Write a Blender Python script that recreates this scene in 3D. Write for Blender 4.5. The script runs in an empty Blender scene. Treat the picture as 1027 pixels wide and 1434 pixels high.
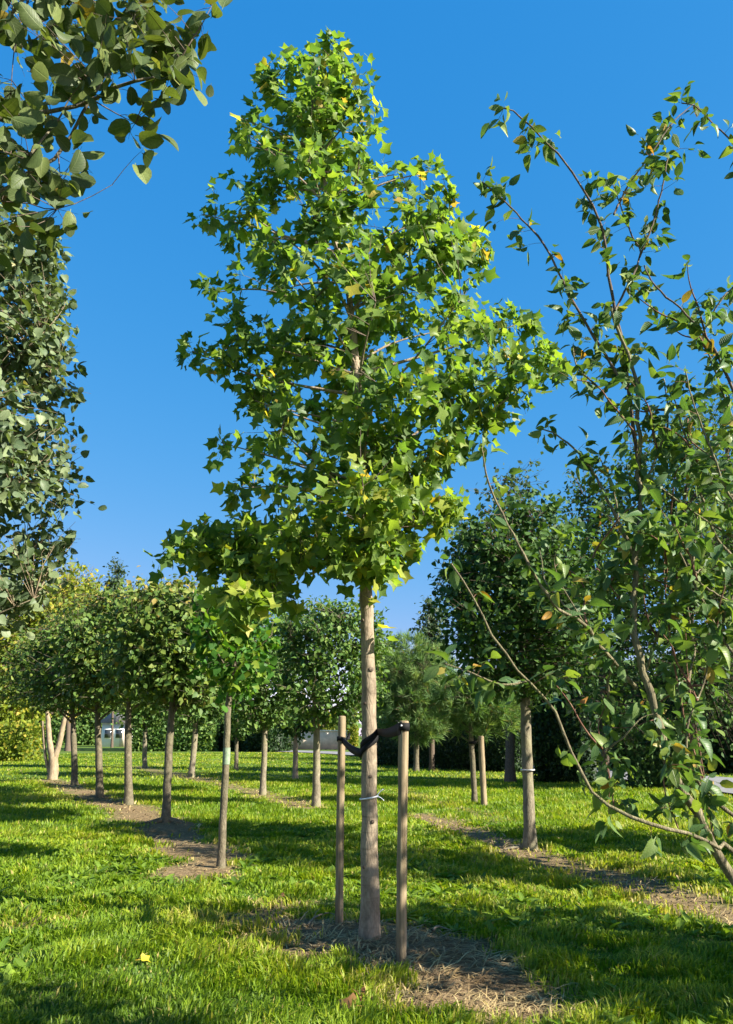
import bpy, math, random
import numpy as np
from mathutils import Matrix, Vector

# ------------------------------------------------------------------ camera, sky, sun, exposure
sc = bpy.context.scene
PW, PH, FPX = 1027.0, 1434.0, 1083.0          # photograph size and focal length in its pixels
EYE = 1.55
PITCH = math.radians(16.1)
cam_d = bpy.data.cameras.new('camera'); cam = bpy.data.objects.new('camera', cam_d)
sc.collection.objects.link(cam); sc.camera = cam
cam.location = (0, 0, EYE); cam.rotation_euler = (math.pi/2 + PITCH, 0, 0)
cam_d.sensor_fit = 'VERTICAL'; cam_d.sensor_height = 36.0; cam_d.lens = 36.0*FPX/PH
cam_d.clip_start = 0.05; cam_d.clip_end = 3000
EXPO = 1.82
SUN_EL = math.radians(33.5)
SUN_AZ = math.radians(115.0)                   # clockwise from +Y: behind the camera, to the right
wd = bpy.data.worlds.new('World'); sc.world = wd; wd.use_nodes = True
wn = wd.node_tree; wn.nodes.clear()
sky = wn.nodes.new('ShaderNodeTexSky'); sky.sky_type = 'NISHITA'; sky.sun_disc = False
sky.sun_elevation = SUN_EL; sky.sun_rotation = SUN_AZ
sky.altitude = 300; sky.air_density = 1.0; sky.dust_density = 0.3; sky.ozone_density = 1.5
# the phone's deep azure: one tone curve per channel for the whole sky
bg = wn.nodes.new('ShaderNodeBackground'); bg.inputs['Strength'].default_value = 0.12
wo = wn.nodes.new('ShaderNodeOutputWorld'); sp = wn.nodes.new('ShaderNodeSeparateColor'); cb = wn.nodes.new('ShaderNodeCombineColor')
wn.links.new(sky.outputs[0], sp.inputs[0]); KX = 0.12*2**EXPO
def wmath(op, a, b, c=None):
    n = wn.nodes.new('ShaderNodeMath'); n.operation = op
    for i, v in enumerate((a, b, c)):
        if v is None: continue
        if hasattr(v, 'is_output'): wn.links.new(v, n.inputs[i])
        else: n.inputs[i].default_value = v
    return n.outputs[0]
glow = wmath('MAXIMUM', wmath('SUBTRACT', wmath('MULTIPLY', sp.outputs[1], 0.24), 1.15), 0.0)     # the bright sky round the sun stays as bright as it is
for ch, (gain, pw, add) in enumerate(((0.45, 1.5, 0.85), (0.515, 0.49, 0.95), (0.86, 0.25, 1.0))):
    base_c = wmath('MULTIPLY', wmath('POWER', wmath('MULTIPLY', sp.outputs[ch], 0.24), pw), gain/KX)
    wn.links.new(wmath('MULTIPLY_ADD', glow, add/0.24, base_c), cb.inputs[ch])
wn.links.new(cb.outputs[0], bg.inputs['Color']); wn.links.new(bg.outputs[0], wo.inputs['Surface'])
sun_d = bpy.data.lights.new('sun', 'SUN'); sun_d.energy = 5.0; sun_d.angle = math.radians(0.53); sun_d.color = (1.0, 0.93, 0.80)
sun = bpy.data.objects.new('sun', sun_d); sc.collection.objects.link(sun)
sdir = Vector((math.sin(SUN_AZ)*math.cos(SUN_EL), math.cos(SUN_AZ)*math.cos(SUN_EL), math.sin(SUN_EL)))
sun.rotation_euler = sdir.to_track_quat('Z', 'Y').to_euler(); sun.location = sdir*60
vs = sc.view_settings
vs.view_transform = 'Standard'; vs.look = 'None'; vs.exposure = EXPO; vs.gamma = 1.0; vs.use_curve_mapping = False
sc.cycles.max_bounces = 8; sc.cycles.transparent_max_bounces = 8; sc.cycles.transmission_bounces = 6
sc.cycles.diffuse_bounces = 4; sc.cycles.use_denoising = True
sc.render.film_transparent = False

# ------------------------------------------------------------------ pixel -> place helpers
CT, ST = math.cos(PITCH), math.sin(PITCH)
def ray(x, y):
    cx = (x-PW/2)/FPX; cy = -(y-PH/2)/FPX
    return np.array([cx, CT-cy*ST, ST+cy*CT])
def at(x, y, Y):
    d = ray(x, y); t = Y/d[1]
    return np.array([0, 0, EYE]) + d*t
def gnd(x, y):
    d = ray(x, y); t = -EYE/d[2]
    p = np.array([0, 0, EYE]) + d*t
    return p
def proj(P):
    P = np.atleast_2d(P); q = P - np.array([0, 0, EYE])
    dep = q[:, 1]*CT + q[:, 2]*ST; up = -q[:, 1]*ST + q[:, 2]*CT
    dep = np.maximum(dep, 1e-3)
    return PW/2 + FPX*q[:, 0]/dep, PH/2 - FPX*up/dep, dep
def pxm(p, w):                                  # w pixels at point p, in metres
    return w*proj(p)[2][0]/FPX

def R(seed): return np.random.default_rng(seed)
def norm(v): return v/np.maximum(np.linalg.norm(v, axis=-1, keepdims=True), 1e-9)
def fnoise(x, y, s, seed=0):                    # cheap smooth 2-D noise, about -1..1
    r = R(seed+77); o = 0
    for k in range(6):
        a = r.uniform(0, 6.28); f = s*r.uniform(0.6, 1.7); ph = r.uniform(0, 6.28)
        o = o + np.sin((x*math.cos(a)+y*math.sin(a))*f + ph + 1.3*np.sin((x*math.sin(a)-y*math.cos(a))*f*0.7+ph*2))
    return o/3.2
def sstep(a, b, x):
    t = np.clip((x-a)/(b-a), 0, 1); return t*t*(3-2*t)

# ------------------------------------------------------------------ ground shape and bare strips
def seg_dist(x, y, pts):
    best = np.full(np.shape(x), 1e9)
    for a, b in zip(pts[:-1], pts[1:]):
        dx, dy = b[0]-a[0], b[1]-a[1]; L = dx*dx+dy*dy
        t = np.clip(((x-a[0])*dx+(y-a[1])*dy)/L, 0, 1)
        best = np.minimum(best, np.hypot(x-a[0]-t*dx, y-a[1]-t*dy))
    return best
STRIPS = [  # pixel line of each bare strip, half width in metres, strength
    ([(365, 1290), (440, 1303), (517, 1330), (600, 1362), (720, 1405)], 0.50, 1.0),
    ([(60, 1092), (100, 1103), (140, 1119), (180, 1136), (232, 1163), (275, 1195), (290, 1225)], 0.52, 0.95),
    ([(590, 1143), (680, 1175), (742, 1198), (860, 1226), (960, 1262), (1027, 1284), (1200, 1340)], 0.38, 0.9),
    ([(190, 1074), (268, 1089), (368, 1112), (443, 1132)], 0.5, 0.8),
    ([(560, 1105), (620, 1128), (700, 1150)], 0.35, 0.35),
    ([(-160, 1290), (20, 1300), (70, 1292)], 0.22, 0.45),
]
STRIPS = [([gnd(*p)[:2] for p in pts], hw, st) for pts, hw, st in STRIPS]
def dirt(x, y):
    n = fnoise(x, y, 3.0, 5)*0.22 + fnoise(x, y, 9.0, 6)*0.13 + fnoise(x, y, 24.0, 7)*0.06
    o = np.zeros(np.shape(x))
    for pts, hw, st in STRIPS:
        d = seg_dist(x, y, pts)/hw
        o = np.maximum(o, st*(1-sstep(0.55, 1.5, d+n*2.0)))
    return o
def gh(x, y):
    x = np.asarray(x, float); y = np.asarray(y, float)
    h = 0.025*fnoise(x, y, 0.5, 1) + 0.012*fnoise(x, y, 2.2, 2)
    m = 0
    for (tx, ty), a in MOUNDS:
        m = m + a*np.exp(-((x-tx)**2+(y-ty)**2)/0.5)
    return h + m
MOUNDS = [(gnd(*p)[:2], a) for p, a in [((517, 1328), .05), ((742, 1193), .05), ((232, 1158), .08), ((180, 1131), .08), ((140, 1116), .05), ((308, 1222), .02)]]
def foot(x, y):
    p = gnd(x, y); p[2] = float(gh(p[0], p[1])); return p

# ------------------------------------------------------------------ mesh collecting
class MB:
    def __init__(s): s.V = []; s.T = []; s.Q = []; s.n = 0; s.tone = []; s.uv = []
    def add(s, V, tris=None, quads=None, tone=None, uv=None):
        V = np.asarray(V, float).reshape(-1, 3)
        if tris is not None and len(tris): s.T.append(np.asarray(tris, np.int64).reshape(-1, 3)+s.n)
        if quads is not None and len(quads): s.Q.append(np.asarray(quads, np.int64).reshape(-1, 4)+s.n)
        s.V.append(V); s.n += len(V)
        s.tone.append(np.full(len(V), 0.5) if tone is None else np.broadcast_to(np.asarray(tone, float), (len(V),)))
        s.uv.append(np.zeros((len(V), 2)) if uv is None else np.asarray(uv, float))
    def mesh(s, name, mat, origin=(0, 0, 0), smooth=True, attrs=('tone',)):
        V = np.concatenate(s.V) - np.asarray(origin, float)
        T = np.concatenate(s.T) if s.T else np.zeros((0, 3), np.int64)
        Q = np.concatenate(s.Q) if s.Q else np.zeros((0, 4), np.int64)
        me = bpy.data.meshes.new(name)
        me.vertices.add(len(V)); me.vertices.foreach_set('co', V.astype(np.float32).ravel())
        li = np.concatenate([T.ravel(), Q.ravel()]).astype(np.int32)
        me.loops.add(len(li)); me.loops.foreach_set('vertex_index', li)
        st = np.concatenate([np.arange(len(T))*3, len(T)*3+np.arange(len(Q))*4]).astype(np.int32)
        me.polygons.add(len(st)); me.polygons.foreach_set('loop_start', st)
        if smooth: me.polygons.foreach_set('use_smooth', np.ones(len(st), bool))
        if 'tone' in attrs:
            me.attributes.new('tone', 'FLOAT', 'POINT').data.foreach_set('value', np.concatenate(s.tone).astype(np.float32))
        if 'leafuv' in attrs:
            uv = np.concatenate(s.uv); u3 = np.zeros((len(uv), 3), np.float32); u3[:, :2] = uv
            me.attributes.new('leafuv', 'FLOAT_VECTOR', 'POINT').data.foreach_set('vector', u3.ravel())
        me.update(calc_edges=True); me.validate()
        if mat: me.materials.append(mat)
        return me
    def obj(s, name, mat, parent=None, smooth=True, attrs=('tone',)):
        o0 = np.array(parent_world(parent)) if parent else np.zeros(3)
        o = bpy.data.objects.new(name, s.mesh(name, mat, o0, smooth, attrs))
        sc.collection.objects.link(o); o.parent = parent
        return o
def parent_world(p):
    v = Vector((0, 0, 0))
    while p: v = v + p.location; p = p.parent
    return v
def thing(name, label, cat, loc, group=None):
    o = bpy.data.objects.new(name, None); sc.collection.objects.link(o)
    o.empty_display_size = 0.2; o.location = tuple(float(v) for v in loc)
    return tag(o, label, cat, group)
def tag(o, label=None, cat=None, group=None, kind=None):
    if label: o['label'] = label
    if cat: o['category'] = cat
    if group: o['group'] = group
    if kind: o['kind'] = kind
    return o

def tubes(mb, P, Rd, sides=5, tone=None, cap=True):
    """P (N,K,3) centre lines, Rd (N,K) radii: one tube per row."""
    P = np.asarray(P, float); Rd = np.asarray(Rd, float)
    if P.ndim == 2: P = P[None]; Rd = Rd[None]
    N, K, _ = P.shape
    t = np.gradient(P, axis=1); t = norm(t)
    ref = np.where(np.abs(t[..., 2:3].mean(axis=1, keepdims=True)) > 0.8, np.array([1.0, 0.2, 0]), np.array([0, 0, 1.0]))
    a = norm(np.cross(t, np.broadcast_to(ref, t.shape))); b = np.cross(t, a)
    ang = np.arange(sides)/sides*2*math.pi
    V = P[:, :, None, :] + Rd[:, :, None, None]*(a[:, :, None, :]*np.cos(ang)[None, None, :, None] + b[:, :, None, :]*np.sin(ang)[None, None, :, None])
    idx = np.arange(N*K*sides).reshape(N, K, sides)
    i0 = idx[:, :-1, :]; i1 = idx[:, 1:, :]
    q = np.stack([i0, np.roll(i0, -1, 2), np.roll(i1, -1, 2), i1], -1).reshape(-1, 4)
    tn = None if tone is None else np.repeat(np.broadcast_to(tone, (N,)), K*sides)
    tris = None
    if cap:
        e = idx[:, -1, :]; tris = np.stack([np.repeat(e[:, :1], sides-2, 1), e[:, 1:-1], e[:, 2:]], -1).reshape(-1, 3)
    mb.add(V.reshape(-1, 3), tris=tris, quads=q, tone=tn)
def smoothline(pts, n):
    """Catmull-Rom through pts, n samples."""
    p = np.asarray(pts, float)
    if len(p) == 2: return p[0]+(p[1]-p[0])*np.linspace(0, 1, n)[:, None]
    p = np.vstack([2*p[0]-p[1], p, 2*p[-1]-p[-2]])
    L = np.concatenate([[0], np.cumsum(np.linalg.norm(np.diff(p[1:-1, :3], axis=0), axis=1))]); L /= L[-1]
    o = []
    for t in np.linspace(0, 1, n):
        k = min(np.searchsorted(L, t, 'right')-1, len(L)-2); u = (t-L[k])/max(L[k+1]-L[k], 1e-9)
        a, b, c, d = p[k:k+4]
        o.append(0.5*(2*b+(c-a)*u+(2*a-5*b+4*c-d)*u*u+(3*b-a-3*c+d)*u**3))
    return np.array(o)

# ------------------------------------------------------------------ leaf templates: outline of the right half, from base to tip
def template(half, mid, petiole=0.0, fold=0.28, droop=0.18, pw=0.02):
    V = []; uv = []
    n = len(half); m = len(mid)
    for y in mid: V.append((0, y, -droop*y*y))
    for s in (1, -1):
        for x, y in half: V.append((s*x, y, fold*x - droop*y*y))
    uv = [(v[0], v[1]) for v in V]
    T = []
    half_y = [h[1] for h in half]
    for side in range(2):
        o = m + side*n
        i = j = 0
        tri = []
        while i < m-1 or j < n-1:                     # zip the midrib and the margin
            if j == n-1 or (i < m-1 and mid[i+1] <= half_y[j+1]): tri.append((i, o+j, i+1)); i += 1
            else: tri.append((i, o+j, o+j+1)); j += 1
        for a, b, c in tri: T.append((a, b, c) if side == 0 else (a, c, b))
    if petiole > 0:
        k = len(V)
        V += [(-pw, 0.02, 0), (pw, 0.02, 0), (pw*0.8, -petiole, 0.03), (-pw*0.8, -petiole, 0.03)]; uv += [(0, -1)]*4
        T += [(k, k+1, k+2), (k, k+2, k+3)]
    return np.array(V), np.array(T), np.array(uv)
TULIP = template([(0.06, 0.0), (0.34, -0.05), (0.54, 0.16), (0.36, 0.40), (0.34, 0.62), (0.46, 0.95), (0.15, 0.80)], [0.0, 0.35, 0.76], petiole=0.6, fold=0.34, droop=0.34)
ROUND = template([(0.03, 0), (0.15, 0.06), (0.28, 0.22), (0.295, 0.29), (0.345, 0.40), (0.35, 0.48), (0.375, 0.60), (0.355, 0.68), (0.30, 0.82), (0.22, 0.88), (0.10, 0.97)], [0.0, 0.2, 0.45, 0.7, 1.0], petiole=0.16, fold=0.34, droop=0.30)
OVATE = template([(0.03, 0), (0.22, 0.16), (0.29, 0.40), (0.20, 0.72), (0.07, 0.92)], [0.0, 0.35, 0.7, 1.0], petiole=0.2, fold=0.45, droop=0.42)
HEART = template([(0.1, -0.06), (0.36, 0.0), (0.45, 0.25), (0.32, 0.6)], [0.0, 0.4, 1.0], petiole=0.25, fold=0.25, droop=0.2)
LEAF4 = template([(0.24, 0.18), (0.34, 0.5)], [0.0, 0.5, 1.0], fold=0.3, droop=0.2)
LEAF2 = template([(0.36, 0.45)], [0.0, 1.0], fold=0.3, droop=0)
DOCK = template([(0.03, 0), (0.12, 0.15), (0.17, 0.45), (0.12, 0.8)], [0.0, 0.3, 0.6, 1.0], fold=0.35, droop=0.55)

def frame(d, n):
    d = norm(d); x = norm(np.cross(d, n)); n2 = np.cross(x, d)
    return x, d, n2
def add_leaves(mb, tpl, pos, d, n, size, fold, tone):
    V, T, uv = tpl
    x, y, z = frame(d, n)
    W = pos[:, None, :] + size[:, None, None]*(V[None, :, 0:1]*x[:, None, :] + V[None, :, 1:2]*y[:, None, :] + (V[None, :, 2:3]*fold[:, None, None])*z[:, None, :])
    N, m = len(pos), len(V)
    F = (T[None] + (np.arange(N)*m)[:, None, None]).reshape(-1, 3)
    mb.add(W.reshape(-1, 3), tris=F, tone=np.repeat(tone, m), uv=np.tile(uv, (N, 1)))

# ------------------------------------------------------------------ materials
def lin(r, g, b):
    f = lambda c: (c/255/12.92) if c/255 <= 0.04045 else ((c/255+0.055)/1.055)**2.4
    return (f(r), f(g), f(b), 1)
class NT:
    def __init__(s, name):
        s.m = bpy.data.materials.new(name); s.m.use_nodes = True; s.t = s.m.node_tree; s.t.nodes.clear()
        s.out = s.t.nodes.new('ShaderNodeOutputMaterial')
    def n(s, typ, **kw):
        o = s.t.nodes.new(typ)
        for k, v in kw.items():
            if k in o.inputs: o.inputs[k].default_value = v
            else: setattr(o, k, v)
        return o
    def l(s, a, b): s.t.links.new(a, b)
    def ramp(s, src, stops):
        r = s.n('ShaderNodeValToRGB'); e = r.color_ramp.elements
        while len(e) < len(stops): e.new(0.5)
        for i, (p, c) in enumerate(stops): e[i].position = p; e[i].color = c
        s.l(src, r.inputs[0]); return r.outputs[0]
    def mix(s, fac, a, b, mode='MIX'):
        o = s.n('ShaderNodeMix', data_type='RGBA', blend_type=mode)
        for v, i in ((fac, 0), (a, 6), (b, 7)):
            if hasattr(v, 'is_output'): s.l(v, o.inputs[i])
            else: o.inputs[i].default_value = v
        return o.outputs[2]
    def math(s, op, a, b=0.0, c=None, clamp=False):
        o = s.n('ShaderNodeMath', operation=op, use_clamp=clamp)
        for i, v in enumerate((a, b, c)):
            if v is None: continue
            if hasattr(v, 'is_output'): s.l(v, o.inputs[i])
            else: o.inputs[i].default_value = v
        return o.outputs[0]
def leaf_mat(name, stops, trans=0.38, warm=1.0, rough=0.55, spec=0.22, veins=False, spots=None):
    k = NT(name)
    a = k.n('ShaderNodeAttribute', attribute_name='tone')
    col = k.ramp(a.outputs['Fac'], stops)
    tc = k.n('ShaderNodeTexCoord')
    nz = k.n('ShaderNodeTexNoise', Scale=9.0, Detail=2.0); k.l(tc.outputs['Object'], nz.inputs['Vector'])
    col = k.mix(0.5, col, k.ramp(nz.outputs['Fac'], [(0.3, (0.55, 0.6, 0.5, 1)), (0.7, (1.25, 1.2, 1.15, 1))]), 'MULTIPLY')
    bumpn = None
    if veins:
        at_ = k.n('ShaderNodeAttribute', attribute_name='leafuv')
        sx = k.n('ShaderNodeSeparateXYZ'); k.l(at_.outputs['Vector'], sx.inputs[0])
        ax = k.math('ABSOLUTE', sx.outputs[0])
        rib = k.math('SUBTRACT', 1.0, k.math('MULTIPLY', ax, 55.0), clamp=True)
        ph = k.math('SUBTRACT', sx.outputs[1], k.math('MULTIPLY', ax, 0.8))
        w = k.math('ABSOLUTE', k.math('SINE', k.math('MULTIPLY', ph, 28.0)))
        side = k.math('SUBTRACT', 1.0, k.math('MULTIPLY', w, 5.0), clamp=True)
        v = k.math('MAXIMUM', rib, k.math('MULTIPLY', side, 0.6))
        col = k.mix(k.math('MULTIPLY', v, 0.28), col, (0.30, 0.36, 0.12, 1))
        if spots:
            n2 = k.n('ShaderNodeTexNoise', Scale=38.0, Detail=3.0); k.l(tc.outputs['Object'], n2.inputs['Vector'])
            edge = k.math('ADD', k.math('MULTIPLY', ax, 0.5), k.math('MULTIPLY', n2.outputs['Fac'], 1.0))
            col = k.mix(k.math('MULTIPLY', k.math('SUBTRACT', edge, 0.74, clamp=True), 5.0, clamp=True), col, spots)
        bumpn = k.n('ShaderNodeBump', Strength=0.5, Distance=0.004); k.l(v, bumpn.inputs['Height'])
    p = k.n('ShaderNodeBsdfPrincipled', Roughness=rough); p.inputs['Specular IOR Level'].default_value = spec
    k.l(col, p.inputs['Base Color'])
    if bumpn: k.l(bumpn.outputs[0], p.inputs['Normal'])
    t = k.n('ShaderNodeBsdfTranslucent')
    k.l(k.mix(1.0, col, (1.5*warm, 1.55, 0.55, 1), 'MULTIPLY'), t.inputs['Color'])
    ms = k.n('ShaderNodeMixShader', Fac=trans); k.l(p.outputs[0], ms.inputs[1]); k.l(t.outputs[0], ms.inputs[2])
    k.l(ms.outputs[0], k.out.inputs['Surface'])
    return k.m
def bark_mat(name, c_dark, c_mid, c_light, sx=14.0, sz=3.0, bump=0.6, moss=None, rings=False, dist=0.012):
    k = NT(name); tc = k.n('ShaderNodeTexCoord')
    mp = k.n('ShaderNodeMapping'); mp.inputs['Scale'].default_value = (sx, sx, sz); k.l(tc.outputs['Object'], mp.inputs['Vector'])
    n1 = k.n('ShaderNodeTexNoise', Scale=1.6, Detail=8.0, Roughness=0.7); k.l(mp.outputs[0], n1.inputs['Vector'])
    mp3 = k.n('ShaderNodeMapping'); mp3.inputs['Scale'].default_value = (sx*2.6, sx*2.6, sz*1.2); k.l(tc.outputs['Object'], mp3.inputs['Vector'])
    vo = k.n('ShaderNodeTexVoronoi', Scale=1.6, feature='DISTANCE_TO_EDGE'); k.l(mp3.outputs[0], vo.inputs['Vector'])
    n2 = k.n('ShaderNodeTexNoise', Scale=2.5, Detail=5.0); k.l(tc.outputs['Object'], n2.inputs['Vector'])
    col = k.ramp(n1.outputs['Fac'], [(0.28, c_dark), (0.5, c_mid), (0.72, c_light)])
    crack = k.math('SUBTRACT', 1.0, k.math('MULTIPLY', vo.outputs['Distance'], 7.0), clamp=True)
    col = k.mix(k.math('MULTIPLY', crack, 0.25), col, c_dark)
    if rings:
        mp2 = k.n('ShaderNodeMapping'); mp2.inputs['Scale'].default_value = (3, 3, 42); k.l(tc.outputs['Object'], mp2.inputs['Vector'])
        n3 = k.n('ShaderNodeTexNoise', Scale=1.0, Detail=3.0); k.l(mp2.outputs[0], n3.inputs['Vector'])
        col = k.mix(k.math('MULTIPLY', k.math('SUBTRACT', n3.outputs['Fac'], 0.58, clamp=True), 4.5, clamp=True), col, c_dark)
    if moss: col = k.mix(k.math('MULTIPLY', k.math('SUBTRACT', n2.outputs['Fac'], 0.48, clamp=True), 3.2, clamp=True), col, moss)
    hgt = k.math('SUBTRACT', n1.outputs['Fac'], k.math('MULTIPLY', crack, 0.25))
    b = k.n('ShaderNodeBump', Strength=bump, Distance=dist); k.l(hgt, b.inputs['Height'])
    p = k.n('ShaderNodeBsdfPrincipled', Roughness=0.85); p.inputs['Specular IOR Level'].default_value = 0.2
    k.l(col, p.inputs['Base Color']); k.l(b.outputs[0], p.inputs['Normal']); k.l(p.outputs[0], k.out.inputs['Surface'])
    return k.m
def plain_mat(name, c, rough=0.6, spec=0.3, var=0.25, scale=8.0, bump=0.0):
    k = NT(name); tc = k.n('ShaderNodeTexCoord')
    n1 = k.n('ShaderNodeTexNoise', Scale=scale, Detail=6.0, Roughness=0.65); k.l(tc.outputs['Object'], n1.inputs['Vector'])
    lo = tuple(v*(1-var) for v in c[:3])+(1,); hi = tuple(min(1, v*(1+var)) for v in c[:3])+(1,)
    col = k.ramp(n1.outputs['Fac'], [(0.3, lo), (0.7, hi)])
    p = k.n('ShaderNodeBsdfPrincipled', Roughness=rough); p.inputs['Specular IOR Level'].default_value = spec
    k.l(col, p.inputs['Base Color'])
    if bump:
        b = k.n('ShaderNodeBump', Strength=bump, Distance=0.01); k.l(n1.outputs['Fac'], b.inputs['Height']); k.l(b.outputs[0], p.inputs['Normal'])
    k.l(p.outputs[0], k.out.inputs['Surface'])
    return k.m
def C(r, g, b): return (r, g, b, 1)
M = {}
M['tulip'] = leaf_mat('tulip_leaf', [(0.0, C(.055, .115, .036)), (0.45, C(.115, .20, .042)), (0.8, C(.23, .31, .055)), (0.95, C(.42, .38, .05)), (1.0, C(.38, .24, .07))], trans=0.5, rough=0.42, veins=True)
M['hazel'] = leaf_mat('round_leaf', [(0.0, C(.045, .07, .026)), (0.5, C(.08, .115, .036)), (0.85, C(.14, .175, .05)), (0.96, C(.30, .22, .04)), (1.0, C(.24, .13, .08))], trans=0.25, rough=0.5, veins=True, spots=C(.17, .10, .045))
M['greyleaf'] = leaf_mat('small_round_leaf', [(0.0, C(.055, .09, .045)), (0.5, C(.10, .145, .07)), (0.9, C(.18, .225, .11)), (1.0, C(.36, .28, .13))], trans=0.25, rough=0.5, spec=0.35, veins=True)
M['cherry'] = leaf_mat('pointed_leaf', [(0.0, C(.04, .09, .034)), (0.5, C(.075, .145, .045)), (0.85, C(.17, .23, .05)), (0.94, C(.34, .26, .05)), (1.0, C(.32, .13, .03))], trans=0.36, rough=0.45, spec=0.3, veins=True)
M['linden'] = leaf_mat('heart_leaf', [(0.0, C(.035, .10, .02)), (0.5, C(.06, .17, .025)), (1.0, C(.20, .27, .03))], trans=0.42)
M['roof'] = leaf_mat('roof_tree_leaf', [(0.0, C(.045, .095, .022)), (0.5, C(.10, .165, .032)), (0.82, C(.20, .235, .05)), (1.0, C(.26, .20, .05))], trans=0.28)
M['box'] = leaf_mat('box_tree_leaf', [(0.0, C(.045, .095, .024)), (0.5, C(.085, .165, .036)), (1.0, C(.18, .245, .06))], trans=0.3)
M['dense'] = leaf_mat('dense_tree_leaf', [(0.0, C(.024, .06, .018)), (0.55, C(.055, .115, .03)), (1.0, C(.13, .21, .045))], trans=0.28, rough=0.6, spec=0.2)
M['blue'] = leaf_mat('blue_green_leaf', [(0.0, C(.03, .06, .035)), (1.0, C(.09, .13, .06))], trans=0.3)
M['yellow'] = leaf_mat('yellow_green_leaf', [(0.0, C(.09, .14, .018)), (0.7, C(.22, .26, .025)), (1.0, C(.40, .30, .05))], trans=0.4)
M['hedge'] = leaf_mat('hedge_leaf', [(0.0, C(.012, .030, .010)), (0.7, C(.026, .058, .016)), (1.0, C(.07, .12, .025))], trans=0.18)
M['pine'] = leaf_mat('pine_needle', [(0.0, C(.08, .16, .06)), (0.7, C(.17, .27, .10)), (0.92, C(.25, .32, .12)), (1.0, C(.28, .16, .06))], trans=0.35)
M['grass'] = leaf_mat('grass_blade', [(0.0, C(.065, .13, .012)), (0.4, C(.15, .24, .015)), (0.75, C(.275, .325, .022)), (0.9, C(.35, .31, .08)), (1.0, C(.40, .31, .13))], trans=0.42, rough=0.5)
M['weed'] = leaf_mat('weed_leaf', [(0.0, C(.08, .16, .02)), (1.0, C(.22, .32, .035))], trans=0.4, veins=True)
M['straw'] = leaf_mat('dry_straw', [(0.0, C(.13, .085, .042)), (0.5, C(.30, .215, .105)), (1.0, C(.54, .42, .22))], trans=0.12, rough=0.7)
M['fallen'] = leaf_mat('fallen_leaf', [(0.0, C(.20, .085, .05)), (0.5, C(.30, .16, .06)), (1.0, C(.55, .40, .03))], trans=0.2)
M['bark_tulip'] = bark_mat('tulip_bark', C(.09, .068, .046), C(.24, .19, .132), C(.34, .28, .20), sx=8, sz=4.5, bump=0.5, rings=True)
M['bark_lichen'] = bark_mat('lichened_bark', C(.07, .058, .042), C(.17, .145, .10), C(.29, .26, .18), sx=12, sz=5, bump=0.8, moss=C(.21, .20, .10))
M['bark_grey'] = bark_mat('grey_bark', C(.045, .038, .026), C(.115, .097, .063), C(.215, .185, .122), sx=12, sz=7, bump=0.8, moss=C(.12, .115, .065))
M['bark_dark'] = bark_mat('dark_twig', C(.045, .034, .028), C(.10, .075, .055), C(.18, .14, .10), sx=30, sz=14, bump=0.4)
M['bark_red'] = bark_mat('red_twig', C(.07, .032, .024), C(.15, .075, .05), C(.24, .16, .10), sx=30, sz=14, bump=0.4)
M['bark_pale'] = bark_mat('pale_bark', C(.13, .095, .06), C(.25, .195, .125), C(.36, .29, .20), sx=10, sz=3, bump=0.5)
M['bark_olive'] = bark_mat('olive_bark', C(.06, .05, .032), C(.135, .115, .068), C(.26, .225, .135), sx=22, sz=9, bump=0.7, moss=C(.17, .165, .07))

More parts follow.
